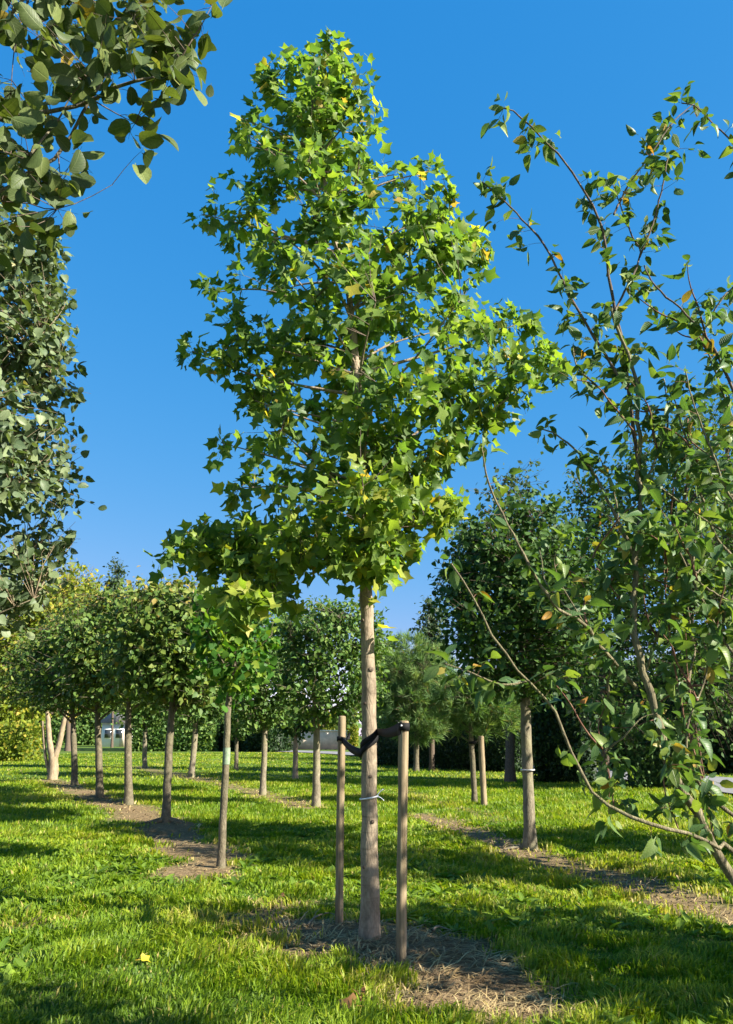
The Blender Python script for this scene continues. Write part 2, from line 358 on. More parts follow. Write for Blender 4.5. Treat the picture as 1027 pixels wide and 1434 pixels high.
# ------------------------------------------------------------------ large structure: ground and road
def build_ground():
    k = NT('ground_soil'); tc = k.n('ShaderNodeTexCoord')
    a = k.n('ShaderNodeAttribute', attribute_name='tone')
    n1 = k.n('ShaderNodeTexNoise', Scale=22.0, Detail=8.0, Roughness=0.75); k.l(tc.outputs['Object'], n1.inputs['Vector'])
    n2 = k.n('ShaderNodeTexNoise', Scale=1.1, Detail=6.0, Roughness=0.6); k.l(tc.outputs['Object'], n2.inputs['Vector'])
    n3 = k.n('ShaderNodeTexNoise', Scale=90.0, Detail=4.0); k.l(tc.outputs['Object'], n3.inputs['Vector'])
    soil = k.ramp(n1.outputs['Fac'], [(0.30, C(.075, .050, .029)), (0.5, C(.185, .128, .072)), (0.72, C(.33, .245, .14))])
    turf = k.ramp(n1.outputs['Fac'], [(0.3, C(.030, .062, .012)), (0.6, C(.085, .14, .022)), (0.8, C(.16, .18, .04))])
    turf = k.mix(k.math('MULTIPLY', k.math('SUBTRACT', n2.outputs['Fac'], 0.52, clamp=True), 3.0, clamp=True), turf, C(.18, .165, .055))
    col = k.mix(k.math('MULTIPLY', a.outputs['Fac'], 1.0, clamp=True), turf, soil)
    b = k.n('ShaderNodeBump', Strength=0.9, Distance=0.03)
    k.l(k.math('ADD', n1.outputs['Fac'], k.math('MULTIPLY', n3.outputs['Fac'], 0.5)), b.inputs['Height'])
    p = k.n('ShaderNodeBsdfPrincipled', Roughness=0.95); p.inputs['Specular IOR Level'].default_value = 0.1
    k.l(col, p.inputs['Base Color']); k.l(b.outputs[0], p.inputs['Normal']); k.l(p.outputs[0], k.out.inputs['Surface'])
    u = np.linspace(-1, 1, 261); gx = np.sinh(u*7.2)/math.sinh(7.2)*1500
    v = np.linspace(-1, 1, 321); gy = 7+np.sinh(v*7.0)/math.sinh(7.0)*1500
    gx = np.where(np.abs(gx) < 0, gx, gx)
    X, Y = np.meshgrid(gx, gy); far = np.exp(-((np.hypot(X, Y-7))/60)**2)
    Z = gh(X, Y)*far; D = dirt(X, Y)
    n, m = X.shape; idx = np.arange(n*m).reshape(n, m)
    q = np.stack([idx[:-1, :-1], idx[:-1, 1:], idx[1:, 1:], idx[1:, :-1]], -1).reshape(-1, 4)
    mb = MB(); mb.add(np.stack([X, Y, Z], -1).reshape(-1, 3), quads=q, tone=D.ravel())
    o = mb.obj('ground', k.m); tag(o, 'grassy nursery ground with bare straw covered strips along the tree rows', kind='structure')
build_ground()

def ribbon_sheet(name, pts, hw, mat, z):
    line = smoothline(np.array(pts), 40); t = norm(np.gradient(line, axis=0)); nrm = np.stack([-t[:, 1], t[:, 0]], -1)
    mb = MB(); V = []
    for s in (-1, -0.5, 0, 0.5, 1):
        V.append(np.column_stack([line+nrm*hw*s, np.full(len(line), z)]))
    V = np.stack(V, 1); idx = np.arange(40*5).reshape(40, 5)
    q = np.stack([idx[:-1, :-1], idx[1:, :-1], idx[1:, 1:], idx[:-1, 1:]], -1).reshape(-1, 4)
    mb.add(V.reshape(-1, 3), quads=q)
    return mb.obj(name, mat)
ROADLINE = [gnd(1250, 1128)[:2], gnd(1000, 1098)[:2], gnd(840, 1083)[:2], gnd(640, 1066)[:2], gnd(470, 1055)[:2], gnd(330, 1050)[:2]]
M['asphalt'] = plain_mat('asphalt', C(.17, .17, .175), rough=0.9, var=0.3, scale=3.0)
tag(ribbon_sheet('road', ROADLINE, 2.2, M['asphalt'], 0.07), 'pale grey narrow road behind the hedges', kind='structure')

# ------------------------------------------------------------------ tree machinery
def superell(rng, n, p, shell):
    """n points in the unit super-ellipsoid of exponent p, drawn towards its skin."""
    q = rng.normal(size=(n, 3)); q /= (np.abs(q)**p).sum(1, keepdims=True)**(1/p)
    return q*rng.uniform(0, 1, (n, 1))**shell
def limb_lines(rng, trunk, targets, K=10, sag=0.12, rise=(0.5, 0.9)):
    """one curved limb from the trunk line to each target"""
    out = []
    for c in targets:
        h = c[2]-rng.uniform(*rise)*np.hypot(*(c[:2]-trunk[-1][:2]))-0.05
        i = int(np.argmin(np.abs(trunk[:, 2]-np.clip(h, trunk[0][2]+0.3, trunk[-1][2]))))
        if trunk[i][2] > c[2]: i = max(0, i-2)
        a = trunk[i]; L = np.linalg.norm(c-a)
        mid = a*0.5+c*0.5+np.array([0, 0, -sag*L])*rng.uniform(0.2, 1)+rng.normal(size=3)*L*0.05
        out.append(smoothline([a, mid, c], K))
    return out
def attach_twigs(rng, limbs, centres, K=4):
    S = np.concatenate(limbs); N = len(centres)
    D = np.linalg.norm(centres[:, None, :]-S[None], axis=2) + np.maximum(0, S[None, :, 2]-centres[:, None, 2])*0.8
    j = D.argmin(1); a = S[j]; L = np.linalg.norm(centres-a, axis=1, keepdims=True)
    mid = (a+centres)/2+rng.normal(size=(N, 3))*L*0.1+np.array([0, 0, 0.08])*L
    t = np.linspace(0, 1, K)[None, :, None]
    return (1-t)**2*a[:, None]+2*t*(1-t)*mid[:, None]+t*t*centres[:, None], L[:, 0]
def leaf_set(rng, twigs, per, spread, size, up=0.5, droop=0.5, centre=None, tones=(0.1, 0.8), yellow=0.03, pet=0.0, lit=0.0):
    N, K, _ = twigs.shape
    u = rng.uniform(0.35, 1.0, (N, per)); k = np.minimum((u*(K-1)).astype(int), K-2); f = (u*(K-1)-k)[..., None]
    ii = np.arange(N)[:, None]
    pos = twigs[ii, k]*(1-f)+twigs[ii, k+1]*f
    ax = norm(twigs[:, -1]-twigs[:, 0])[:, None, :]
    d = ax*0.5+rng.normal(size=(N, per, 3))*0.75+np.array([0, 0, -droop])
    pos = pos+rng.normal(size=pos.shape)*spread
    n = rng.normal(size=(N, per, 3))*0.6+np.array([0, 0, up])
    if centre is not None: n = n+norm(pos-centre)*0.55
    pos = pos.reshape(-1, 3); d = norm(d.reshape(-1, 3)); n = norm(n.reshape(-1, 3)); m = len(pos)
    n = norm(n+lit*np.array([sdir.x, sdir.y, 0.0])); sz = size*rng.uniform(0.5, 1.25, m); pos = pos+d*(pet*sz)[:, None]
    tone = rng.uniform(*tones, m); tone = np.where(rng.random(m) < yellow, rng.uniform(0.9, 1.0, m), tone)
    return dict(pos=pos, d=d, n=n, size=sz, fold=rng.uniform(-0.2, 1.9, m), tone=tone)
def sub(L, msk): return {k: v[msk] for k, v in L.items()}
def join(*Ls): return {k: np.concatenate([l[k] for l in Ls]) for k in Ls[0]}
def pick_large(L, cell=7, count=300):
    """mask of the leaves that show largest: nearest in their picture cell, then by apparent size"""
    x, y, dep = proj(L['pos']); inside = (x > -15) & (x < PW+15) & (y > -15) & (y < PH)
    view = norm(L['pos']-np.array([0, 0, EYE])); sc_ = L['size']/dep*(0.3+np.abs((view*L['n']).sum(1)))
    key = (np.floor(x/cell)*4096+np.floor(y/cell)).astype(np.int64); order = np.argsort(dep)
    _, first = np.unique(key[order], return_index=True); vis = np.zeros(len(x), bool); vis[order[first]] = True
    sc_ = np.where(inside & vis, sc_, -1); top = np.argsort(-sc_)[:count]; top = top[sc_[top] > 0]
    m = np.zeros(len(x), bool); m[top] = True; return m
def leaf_objects(L, tpl, mat, parent, rng):
    """one object for each leaf, sharing the meshes of 24 variants"""
    base = np.array(parent_world(parent)); var = {}
    x, y, z = frame(L['d'], L['n'])
    for i in range(len(L['pos'])):
        tb = min(11, int(L['tone'][i]*12)); fb = 0 if L['fold'][i] < 0.8 else 1
        if (tb, fb) not in var:
            mb = MB(); o = np.zeros((1, 3))
            add_leaves(mb, tpl, o, np.array([[0, 1.0, 0]]), np.array([[0, 0, 1.0]]), np.ones(1), np.array([0.45 if fb == 0 else 1.25]), np.array([(tb+0.5)/12]))
            var[(tb, fb)] = mb.mesh('leaf', mat, attrs=('tone', 'leafuv'))
        ob = bpy.data.objects.new('leaf', var[(tb, fb)]); sc.collection.objects.link(ob)
        s = L['size'][i]; p = L['pos'][i]-base
        m = Matrix(((x[i][0]*s, y[i][0]*s, z[i][0]*s, p[0]), (x[i][1]*s, y[i][1]*s, z[i][1]*s, p[1]), (x[i][2]*s, y[i][2]*s, z[i][2]*s, p[2]), (0, 0, 0, 1)))
        ob.parent = parent; ob.matrix_basis = m
def foliage(L, tpl, mat, parent, name='foliage', attrs=('tone',), smooth=False):
    mb = MB(); add_leaves(mb, tpl, L['pos'], L['d'], L['n'], L['size'], L['fold'], L['tone'])
    o = mb.obj(name, mat, parent, smooth=smooth, attrs=attrs); o['kind'] = 'stuff'; return o
def trunk_mesh(parent, line, rad, mat, sides=14, flare=0.35, seed=0, name='trunk'):
    n = max(16, int(len(line)*5)); l = smoothline(np.column_stack([line, rad]), n); P = l[:, :3]; r = l[:, 3].copy()
    h = P[:, 2]-P[0, 2]; r *= 1+flare*np.exp(-h/0.12)
    rg = R(seed+900); r *= 1+0.03*rg.normal(size=n)
    P[1:, :2] += rg.normal(size=(n-1, 2))*r[1:, None]*0.05
    P[0, 2] -= 0.06
    mb = MB(); tubes(mb, P, r, sides); return mb.obj(name, mat, parent), P
def twig_mesh(parent, twigs, L, r0, mat, name='twigs'):
    mb = MB(); K = twigs.shape[1]
    tubes(mb, twigs, np.clip(r0*np.sqrt(np.maximum(L, .05))[:, None], 0.0015, 1)*np.linspace(1, 0.35, K)[None], 3, cap=False)
    o = mb.obj(name, mat, parent); o['kind'] = 'stuff'; return o

def simple_tree(name, label, base, trunk_top_z, r0, crown_c, crown_r, p, leafmat, bark, tpl, n_cl, per, size, seed,
                spread=0.07, lean=(0, 0), shell=0.45, n_limb=14, group=None, twig_r=0.008, tones=(0.05, 0.85), yellow=0.03, cat='tree', gaps=0.0, top_yellow=0, straight=False, shapef=None, limb_r=None):
    rng = R(seed); base = np.asarray(base, float); t = thing(name, label, cat, base, group)
    top = np.array([crown_c[0]+lean[0], crown_c[1], trunk_top_z])
    mid = base*0.5+top*0.5+np.array([rng.normal()*0.03, rng.normal()*0.03, 0])
    line = np.array([base, mid, top]); _, P = trunk_mesh(t, line, [r0, r0*0.86, r0*0.35], bark, seed=seed, sides=10)
    cr = np.array(crown_r); cc = np.array(crown_c)
    tg = cc+superell(rng, n_limb, p, 0.3)*cr*0.75
    limbs = limb_lines(rng, P, tg)
    lr = limb_r or r0*0.38
    for l in limbs:
        mb = MB(); tubes(mb, l, np.linspace(lr, 0.006, len(l)), 6); mb.obj('branch', bark, t)
    q = superell(rng, n_cl, p, shell)
    if shapef is not None: q = shapef(q)
    c = cc+q*cr*(1+0.10*fnoise(q[:, 0]*3+q[:, 2], q[:, 1]*3+q[:, 2]*2, 2.2, seed)[:, None])
    if gaps > 0: c = c[fnoise(c[:, 0]+c[:, 1]*0.6, c[:, 2]+c[:, 1]*0.3, 2.4/max(cr[0], .5)*1.6, seed+3) > -1+gaps]
    tw, L = attach_twigs(rng, limbs+[P[len(P)//2:]], c)
    twig_mesh(t, tw, L, twig_r, bark)
    lv = leaf_set(rng, tw, per, spread, size, centre=cc, tones=tones, yellow=yellow)
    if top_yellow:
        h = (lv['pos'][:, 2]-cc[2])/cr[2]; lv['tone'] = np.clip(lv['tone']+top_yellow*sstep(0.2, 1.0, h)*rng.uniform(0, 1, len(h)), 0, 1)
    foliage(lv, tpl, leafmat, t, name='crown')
    return t

# ------------------------------------------------------------------ the tulip tree with its stakes
def tulip_tree():
    rng = R(11); base = foot(517, 1326); Y0 = base[1]
    t = thing('tulip_tree', 'tall young tulip tree with lobed bright leaves, tied to two wooden stakes', 'tree', base)
    pts = [(517, 1326, 29), (518, 1240, 25), (517.5, 1130, 22.5), (517, 1010, 20.5), (516, 940, 19.5), (514, 852, 18), (512, 800, 16.5), (509, 700, 14), (505, 600, 12.5), (498, 510, 11), (487, 400, 8.5), (468, 330, 7), (455, 250, 5.5), (448, 180, 4.5), (446, 120, 3), (447, 78, 2)]
    line = [base]; rad = [pxm(base, 14.5)]
    for k, (x, y, w) in enumerate(pts[1:]):
        p = at(x, y, Y0+0.02*math.sin(k)); line.append(p); rad.append(pxm(p, w/2))
    _, P = trunk_mesh(t, np.array(line), rad, M['bark_tulip'], sides=18, flare=0.22, seed=1)
    for x, y, w in [(520, 938, 6), (511, 985, 4), (519, 1087, 4), (508, 870, 4), (522, 1150, 4.5), (510, 1213, 4)]:
        p = at(x, y, Y0); z = p[2]; cxk, cyk, rk = np.interp(z, P[:, 2], P[:, 0]), np.interp(z, P[:, 2], P[:, 1]), pxm(p, np.interp(-y, [-q[1] for q in pts], [q[2] for q in pts])/2)
        dx = np.clip((p[0]-cxk)/rk, -.8, .8); n_ = np.array([dx, -math.sqrt(1-dx*dx), .0]); c_ = np.array([cxk, cyk, z])+n_*rk*.86; h_ = pxm(p, w)
        mb = MB(); tubes(mb, np.array([c_-n_*.01, c_+n_*rk*.16, c_+n_*rk*.24, c_+n_*rk*.2, c_+n_*rk*.10]), np.array([h_*.75, h_*.62, h_*.42, h_*.25, h_*.05]), 10); mb.obj('branch_scar', M['bark_dark'], t)
    # crown outline in the photograph: row, left edge, right edge
    OUT = np.array([(70, 440, 470), (100, 400, 508), (130, 372, 543), (160, 345, 552), (190, 335, 540), (220, 315, 528), (250, 303, 575), (280, 295, 615), (300, 295, 640), (330, 312, 672), (360, 308, 680), (400, 292, 672), (430, 296, 690), (460, 300, 722), (490, 275, 735), (515, 300, 765), (545, 352, 750), (590, 345, 712), (620, 312, 668), (650, 308, 618), (680, 315, 592), (710, 296, 622), (740, 258, 632), (770, 250, 588), (800, 275, 535), (830, 300, 440), (865, 318, 392)])
    Z = np.array([at(500, r[0], Y0)[2] for r in OUT]); XL = np.array([at(r[1], r[0], Y0)[0] for r in OUT]); XR = np.array([at(r[2], r[0], Y0)[0] for r in OUT])
    o = np.argsort(Z); Z, XL, XR = Z[o], XL[o], XR[o]
    cx = lambda z: np.interp(z, P[:, 2], P[:, 0])
    def sample(n):
        z = rng.uniform(Z[0], Z[-1], n*4); xl = np.interp(z, Z, XL); xr = np.interp(z, Z, XR); c = np.clip(cx(z), xl, xr)
        keep = rng.random(len(z)) < (xr-xl)/(XR-XL).max(); z, xl, xr, c = z[keep], xl[keep], xr[keep], c[keep]
        a = rng.uniform(0, 2*math.pi, len(z)); r = rng.uniform(0, 1, len(z))**0.55
        x = c+np.where(np.cos(a) > 0, (xr-c), (c-xl))*np.cos(a)*r
        y = Y0+np.minimum(0.55*(xr-xl), 1.45)*np.sin(a)*r*0.95
        q = np.stack([x, y, z], -1)
        g = fnoise(x*1.0+y*0.7, z*1.0+y*0.5, 3.4, 31)
        q = q[(g > -0.12)]
        # lower crown hollow: the clear space right of the trunk and the drooping clump on the left
        px, py, _ = proj(q); bad = (py > 805) & (px > 430) & (px < 560)
        return q[~bad][:n]
    tg = []
    for k in range(46):
        z = Z[0]+0.6+(Z[-1]-Z[0]-0.9)*(k/45.0); a = k*2.399+rng.normal()*0.3
        xl, xr = np.interp(z, Z, XL), np.interp(z, Z, XR); c = np.clip(cx(z), xl, xr); r = rng.uniform(0.7, 0.95)
        tg.append((c+((xr-c) if math.cos(a) > 0 else (c-xl))*math.cos(a)*r, Y0+0.5*(xr-xl)*math.sin(a)*r, z))
    for x, y, dy in [(640, 715, -.3), (600, 735, -.5), (765, 515, 0), (540, 790, -.4), (470, 790, -.4), (735, 450, .3), (262, 768, -.3), (240, 770, 0.1), (330, 860, -.6), (270, 492, .1), (285, 300, 0), (288, 410, .3), (325, 162, .1), (600, 240, 0), (685, 345, .1), (310, 620, .2), (355, 560, -.2), (600, 655, .3)]:
        tg.append(at(x, y, Y0+dy))
    limbs = limb_lines(rng, P[P[:, 2] > at(517, 785, Y0)[2]], np.array(tg), K=12, sag=-0.04, rise=(.3, .62))
    for l in limbs:
        r1 = 0.007+0.0065*np.linalg.norm(l[-1]-l[0]); mb = MB(); tubes(mb, l, np.linspace(r1, 0.004, len(l)), 6); mb.obj('branch', M['bark_tulip'], t)
    c = sample(820)
    tips = np.concatenate([np.array(tg)+rng.normal(size=(len(tg), 3))*0.08 for _ in range(3)])
    low = []
    for cxp, cyp, rx, ry, n, dy in [(330, 775, 85, 45, 60, -.2), (350, 835, 48, 38, 34, -.5), (300, 750, 50, 30, 26, .1), (600, 712, 45, 14, 14, -.3), (520, 772, 62, 36, 60, -.4), (430, 760, 70, 45, 46, -.3), (745, 515, 40, 35, 26, 0.1), (300, 500, 34, 22, 18, .1), (660, 350, 30, 40, 16, 0), (675, 465, 60, 50, 46, 0), (640, 555, 70, 50, 56, -.1), (590, 640, 55, 30, 26, .1), (700, 560, 45, 35, 22, .2), (585, 705, 60, 22, 26, -.2)]:
        for _ in range(int(n*.62)):
            a, rr = rng.uniform(0, 6.283), rng.uniform(0, 1)**.5; low.append(at(cxp+rx*rr*math.cos(a), cyp+ry*rr*math.sin(a), Y0+dy+rng.uniform(-.45, .45)))
    c = np.concatenate([c, tips, np.array(low)])
    tw, L = attach_twigs(rng, limbs+[P[P[:, 2] > Z[-1]-1.2]], c)
    twig_mesh(t, tw, L, 0.006, M['bark_dark'])
    lv = leaf_set(rng, tw, 8, 0.02, 0.098, up=0.55, droop=0.4, pet=0.58, lit=0.35, centre=np.array([-0.25, Y0+0.3, 5.0]), tones=(0.08, 0.8), yellow=0.035)
    # the few leaves low on the bare stem
    stem = []
    for x, y in [(517, 838), (528, 842), (536, 880), (541, 893), (512, 815), (520, 808)]:
        stem.append(at(x, y, Y0-0.12))
    stem = np.array(stem); m = len(stem)
    sl = dict(pos=stem, d=norm(rng.normal(size=(m, 3))+np.array([0.6, -0.5, -0.3])), n=norm(rng.normal(size=(m, 3))*0.4+np.array([0, -0.6, 0.6])), size=np.full(m, 0.13), fold=np.ones(m), tone=rng.uniform(0.5, 0.95, m))
    _, py, _ = proj(lv['pos']); lv['tone'] = np.where(lv['tone'] < .9, np.clip(lv['tone']+.28*sstep(560, 760, py)*rng.uniform(.2, 1, len(py)), 0, .84), lv['tone'])   # light shining through the low leaves, put into their tone as brighter yellow-green
    lv = join(lv, sl); big = pick_large(lv)
    leaf_objects(sub(lv, big), TULIP, M['tulip'], t, rng)
    foliage(sub(lv, ~big), TULIP, M['tulip'], t, attrs=('tone', 'leafuv'))
    return t, P, rad
TT, TP, _ = tulip_tree()

def wood_mat():
    k = NT('weathered_stake_wood'); tc = k.n('ShaderNodeTexCoord')
    mp = k.n('ShaderNodeMapping'); mp.inputs['Scale'].default_value = (40, 40, 2.2); k.l(tc.outputs['Object'], mp.inputs['Vector'])
    n1 = k.n('ShaderNodeTexNoise', Scale=1.0, Detail=8.0, Roughness=0.7); k.l(mp.outputs[0], n1.inputs['Vector'])
    n2 = k.n('ShaderNodeTexNoise', Scale=5.0, Detail=4.0); k.l(tc.outputs['Object'], n2.inputs['Vector'])
    col = k.ramp(n1.outputs['Fac'], [(0.30, C(.045, .032, .02)), (0.43, C(.17, .125, .072)), (0.6, C(.27, .21, .13)), (0.75, C(.37, .31, .22))])
    col = k.mix(k.math('MULTIPLY', k.math('SUBTRACT', n2.outputs['Fac'], 0.5, clamp=True), 2.4, clamp=True), col, C(.15, .135, .08))
    crack = k.math('MULTIPLY', k.math('SUBTRACT', 0.40, n1.outputs['Fac'], clamp=True), 9.0, clamp=True)
    b = k.n('ShaderNodeBump', Strength=0.8, Distance=0.006); k.l(k.math('SUBTRACT', n1.outputs['Fac'], crack), b.inputs['Height'])
    p = k.n('ShaderNodeBsdfPrincipled', Roughness=0.85); p.inputs['Specular IOR Level'].default_value = 0.2
    k.l(col, p.inputs['Base Color']); k.l(b.outputs[0], p.inputs['Normal']); k.l(p.outputs[0], k.out.inputs['Surface'])
    return k.m
M['stake'] = wood_mat()
M['rubber'] = plain_mat('black_rubber_strap', C(.010, .010, .011), rough=0.75, spec=0.15, var=0.3, scale=20)
M['steel'] = plain_mat('nail_steel', C(.45, .45, .46), rough=0.35, spec=0.6, var=0.2, scale=30)
M['tie'] = plain_mat('white_cable_tie', C(.75, .76, .78), rough=0.4, var=0.05)
def stake(label, bx, by, tx, ty, w0, w1, seed, group=None, name='stake'):
    base = foot(bx, by); top = at(tx, ty, base[1]+0.0); rng = R(seed)
    mb = MB(); n = 26; s = np.linspace(0, 1, n)[:, None]; P = base+(top-base)*s
    P[:, :2] += (np.sin(s[:, 0]*2.6+seed)*0.006)[:, None]*np.array([[1, .5]]); P[0, 2] -= 0.05
    r = np.linspace(pxm(base, w0/2), pxm(top, w1/2), n)*(1+0.02*rng.normal(size=n))
    P = np.vstack([P, P[-1]+(0, 0, 0.008), P[-1]+(0, 0, 0.010)]); r = np.append(r, [r[-1]*0.86, r[-1]*0.3])
    tubes(mb, P, r, 14)
    o = mb.mesh(name, M['stake'], base); ob = bpy.data.objects.new(name, o); ob.location = tuple(base); sc.collection.objects.link(ob)
    return tag(ob, label, 'stake', group), P, r
S1, S1P, S1r = stake('thick weathered wooden stake with black band and nail at its top', 562, 1356, 567, 1011, 15.5, 12.8, 3)
S2, S2P, S2r = stake('thinner wooden stake with frayed strap end, beside the tulip tree trunk', 476, 1302, 479, 1004, 11.5, 10.5, 4)
def ribbon(mb, P, W, up, th=0.006):
    """flat band: P (K,3) centre line, W half widths, up (K,3) width direction; two skins"""
    P = np.asarray(P, float); K = len(P); t = norm(np.gradient(P, axis=0)); up = norm(np.broadcast_to(np.asarray(up, float), (K, 3))); nn = norm(np.cross(t, up))
    W = np.broadcast_to(W, (K,))[:, None]
    V = np.stack([P+up*W+nn*th, P-up*W+nn*th, P-up*W-nn*th, P+up*W-nn*th], 1); idx = np.arange(K*4).reshape(K, 4)
    i0, i1 = idx[:-1], idx[1:]; q = np.stack([i0, np.roll(i0, -1, 1), np.roll(i1, -1, 1), i1], -1).reshape(-1, 4)
    mb.add(V.reshape(-1, 3), quads=np.vstack([q, idx[:1], idx[-1:, ::-1]]))
def strap():
    zt = lambda y: at(517, y, TP[0, 1])[2]
    z_hi, z_lo = zt(1030), zt(1052); tc = np.array([np.interp(z_hi, TP[:, 2], TP[:, 0]), np.interp(z_hi, TP[:, 2], TP[:, 1]), 0]); tr = pxm(at(517, 1040, TP[0, 1]), 10.5)
    s1 = S1P[-4]; s2 = S2P[-5]; r1 = S1r[-4]; r2 = S2r[-5]
    t = thing('tree_strap', 'black rubber strap crossing the tulip tree trunk between two stakes', 'strap', (tc[0], tc[1], z_lo))
    up = (0, 0, 1)
    # band nailed round the thick stake
    a = np.linspace(0, 2*math.pi, 22); mb = MB(); zb = S1P[-3][2]-0.035
    ribbon(mb, np.column_stack([s1[0]+(r1+.005)*np.cos(a), s1[1]+(r1+.005)*np.sin(a), np.full(22, zb)]), 0.028, up, 0.004); mb.obj('band', M['rubber'], t)
    mb = MB(); p0 = np.array([s1[0]-r1*0.55, s1[1]-r1*0.9, zb+0.008]); tubes(mb, np.array([p0, p0+(-.003, -.012, 0), p0+(-.003, -.013, 0)]), np.array([.008, .008, .002]), 8); mb.obj('nail', M['steel'], t)
    # arm to the trunk: from the thick stake down across the trunk front to its far left, round the back
    def arc(a0, a1, z0, z1, n): 
        aa = np.linspace(a0, a1, n); return np.column_stack([tc[0]+(tr+.008)*np.cos(aa), tc[1]+(tr+.008)*np.sin(aa), np.linspace(z0, z1, n)])
    st = np.array([s1[0]-r1*0.7, s1[1]-r1*0.75, zb-0.012])
    mb = MB(); ar = arc(-0.35, -math.pi+0.1, z_hi+0.03, z_lo+0.035, 14)
    pl = np.vstack([smoothline([st, (st+ar[0])/2+(0, 0, -.02), ar[0]], 8)[:-1], ar, arc(-math.pi-0.1, -2*math.pi+0.4, z_lo+.03, z_lo+.05, 10)])
    ribbon(mb, pl, np.concatenate([np.linspace(0.046, 0.024, 8), np.full(len(pl)-8, 0.024)]), up); mb.obj('strap_arm', M['rubber'], t)
    # arm to the thin stake
    e = np.array([s2[0]+r2*0.2, s2[1]-r2*1.05, at(478, 1036, s2[1])[2]]); mb = MB(); ar = arc(-math.pi+0.15, 0.0, z_lo-0.015, z_hi+0.0, 14)
    pl = np.vstack([smoothline([e, (e+ar[0])/2+(0, -0.01, -.02), ar[0]], 8)[:-1], ar])
    ribbon(mb, pl+np.array([0, -0.004, 0]), np.concatenate([np.linspace(0.026, 0.034, 8), np.full(len(pl)-8, 0.024)]), up); mb.obj('strap_arm', M['rubber'], t)
    a = np.linspace(0, 2*math.pi, 18); mb = MB(); ribbon(mb, np.column_stack([s2[0]+(r2+.007)*np.cos(a), s2[1]+(r2+.007)*np.sin(a), e[2]+0.012*np.cos(a+2.2)]), 0.018, up, 0.004); mb.obj('band', M['rubber'], t)
    mb = MB(); f = e+np.array([0.045, -0.015, 0.0]); ribbon(mb, np.array([f, f+(0.01, -.004, .03), f+(.016, -.006, .062)]), np.array([.02, .016, .010]), (0.9, 0, .3), 0.003); mb.obj('strap_end', M['rubber'], t)
    # white tie lower down
    p = at(517, 1117, TP[0, 1]); x0 = np.interp(p[2], TP[:, 2], TP[:, 0]); y0 = np.interp(p[2], TP[:, 2], TP[:, 1]); r = pxm(p, 11.2)
    tt = thing('cable_tie', 'thin white cable tie with loose ends round the tulip tree trunk', 'cable tie', p)
    mb = MB(); a = np.linspace(0, 2*math.pi, 40); ribbon(mb, np.column_stack([x0+(r+.010)*np.cos(a), y0+(r+.010)*np.sin(a), p[2]+0.012*np.cos(a)]), 0.0055, up, 0.0025); mb.obj('loop', M['tie'], tt)
    h = np.array([x0+r*0.93, y0-r*0.55, p[2]+0.01])
    for e_ in ((.055, -.01, .055), (.06, -.015, -.03)):
        mb = MB(); tubes(mb, smoothline([h, h+np.array(e_)*0.5+(0, 0, .008), h+np.array(e_)], 8), np.full(8, .0042), 5); mb.obj('tie_end', M['tie'], tt)
strap()

# ------------------------------------------------------------------ trees of the left row: flat roof-like crowns that meet
def flat_top(q):
    q = q.copy(); q[:, 2] = np.where(q[:, 2] > 0, q[:, 2]*0.95, q[:, 2]*(0.75+0.3*np.hypot(q[:, 0], q[:, 1]))); return q
ROWA = [((232, 1157), 256, (815, 985), 'curved trunk in the roof-shaped row, the one with spreading surface roots'),
        ((180, 1131), 190, (805, 985), 'straight sunlit trunk in the roof-shaped row, on a bare earth mound'),
        ((140, 1117), 143, (806, 990), 'shaded dark trunk in the roof-shaped row, third from the root-flared tree'),
        ((105, 1101), 108, (815, 998), 'slender trunk in the roof-shaped row, next to the pale forked tree')]
def row_a():
    for i, ((x, y), tx, (yt, yb), lab) in enumerate(ROWA):
        b = foot(x, y); w = [12.5, 11.5, 10.5, 9][i]
        zt, zb = at(tx, yt, b[1])[2], at(tx, yb, b[1])[2]; zt = min(zt, 4.9); cxx = at(tx, (yt+yb)/2, b[1])[0]
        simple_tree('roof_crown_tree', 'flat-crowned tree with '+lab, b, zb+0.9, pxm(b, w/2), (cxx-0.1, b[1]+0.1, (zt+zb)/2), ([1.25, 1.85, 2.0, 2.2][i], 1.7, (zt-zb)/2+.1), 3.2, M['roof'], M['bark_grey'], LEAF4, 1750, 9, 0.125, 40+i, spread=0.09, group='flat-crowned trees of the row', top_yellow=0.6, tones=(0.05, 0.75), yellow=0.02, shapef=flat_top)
row_a()
# surface roots of the first one
def roots():
    b = foot(232, 1157); t = bpy.data.objects.get('roof_crown_tree')
    for k, a in enumerate((0.15, 3.3, -0.5, 4.1)):
        mb = MB(); e = b+np.array([math.cos(a)*0.55, math.sin(a)*0.3, -0.05]); tubes(mb, smoothline([b+(0, 0, .06), (b+e)/2+(0, 0, .03), e], 8), np.linspace(.05, .012, 8), 6); mb.obj('root', M['bark_grey'], t)
roots()
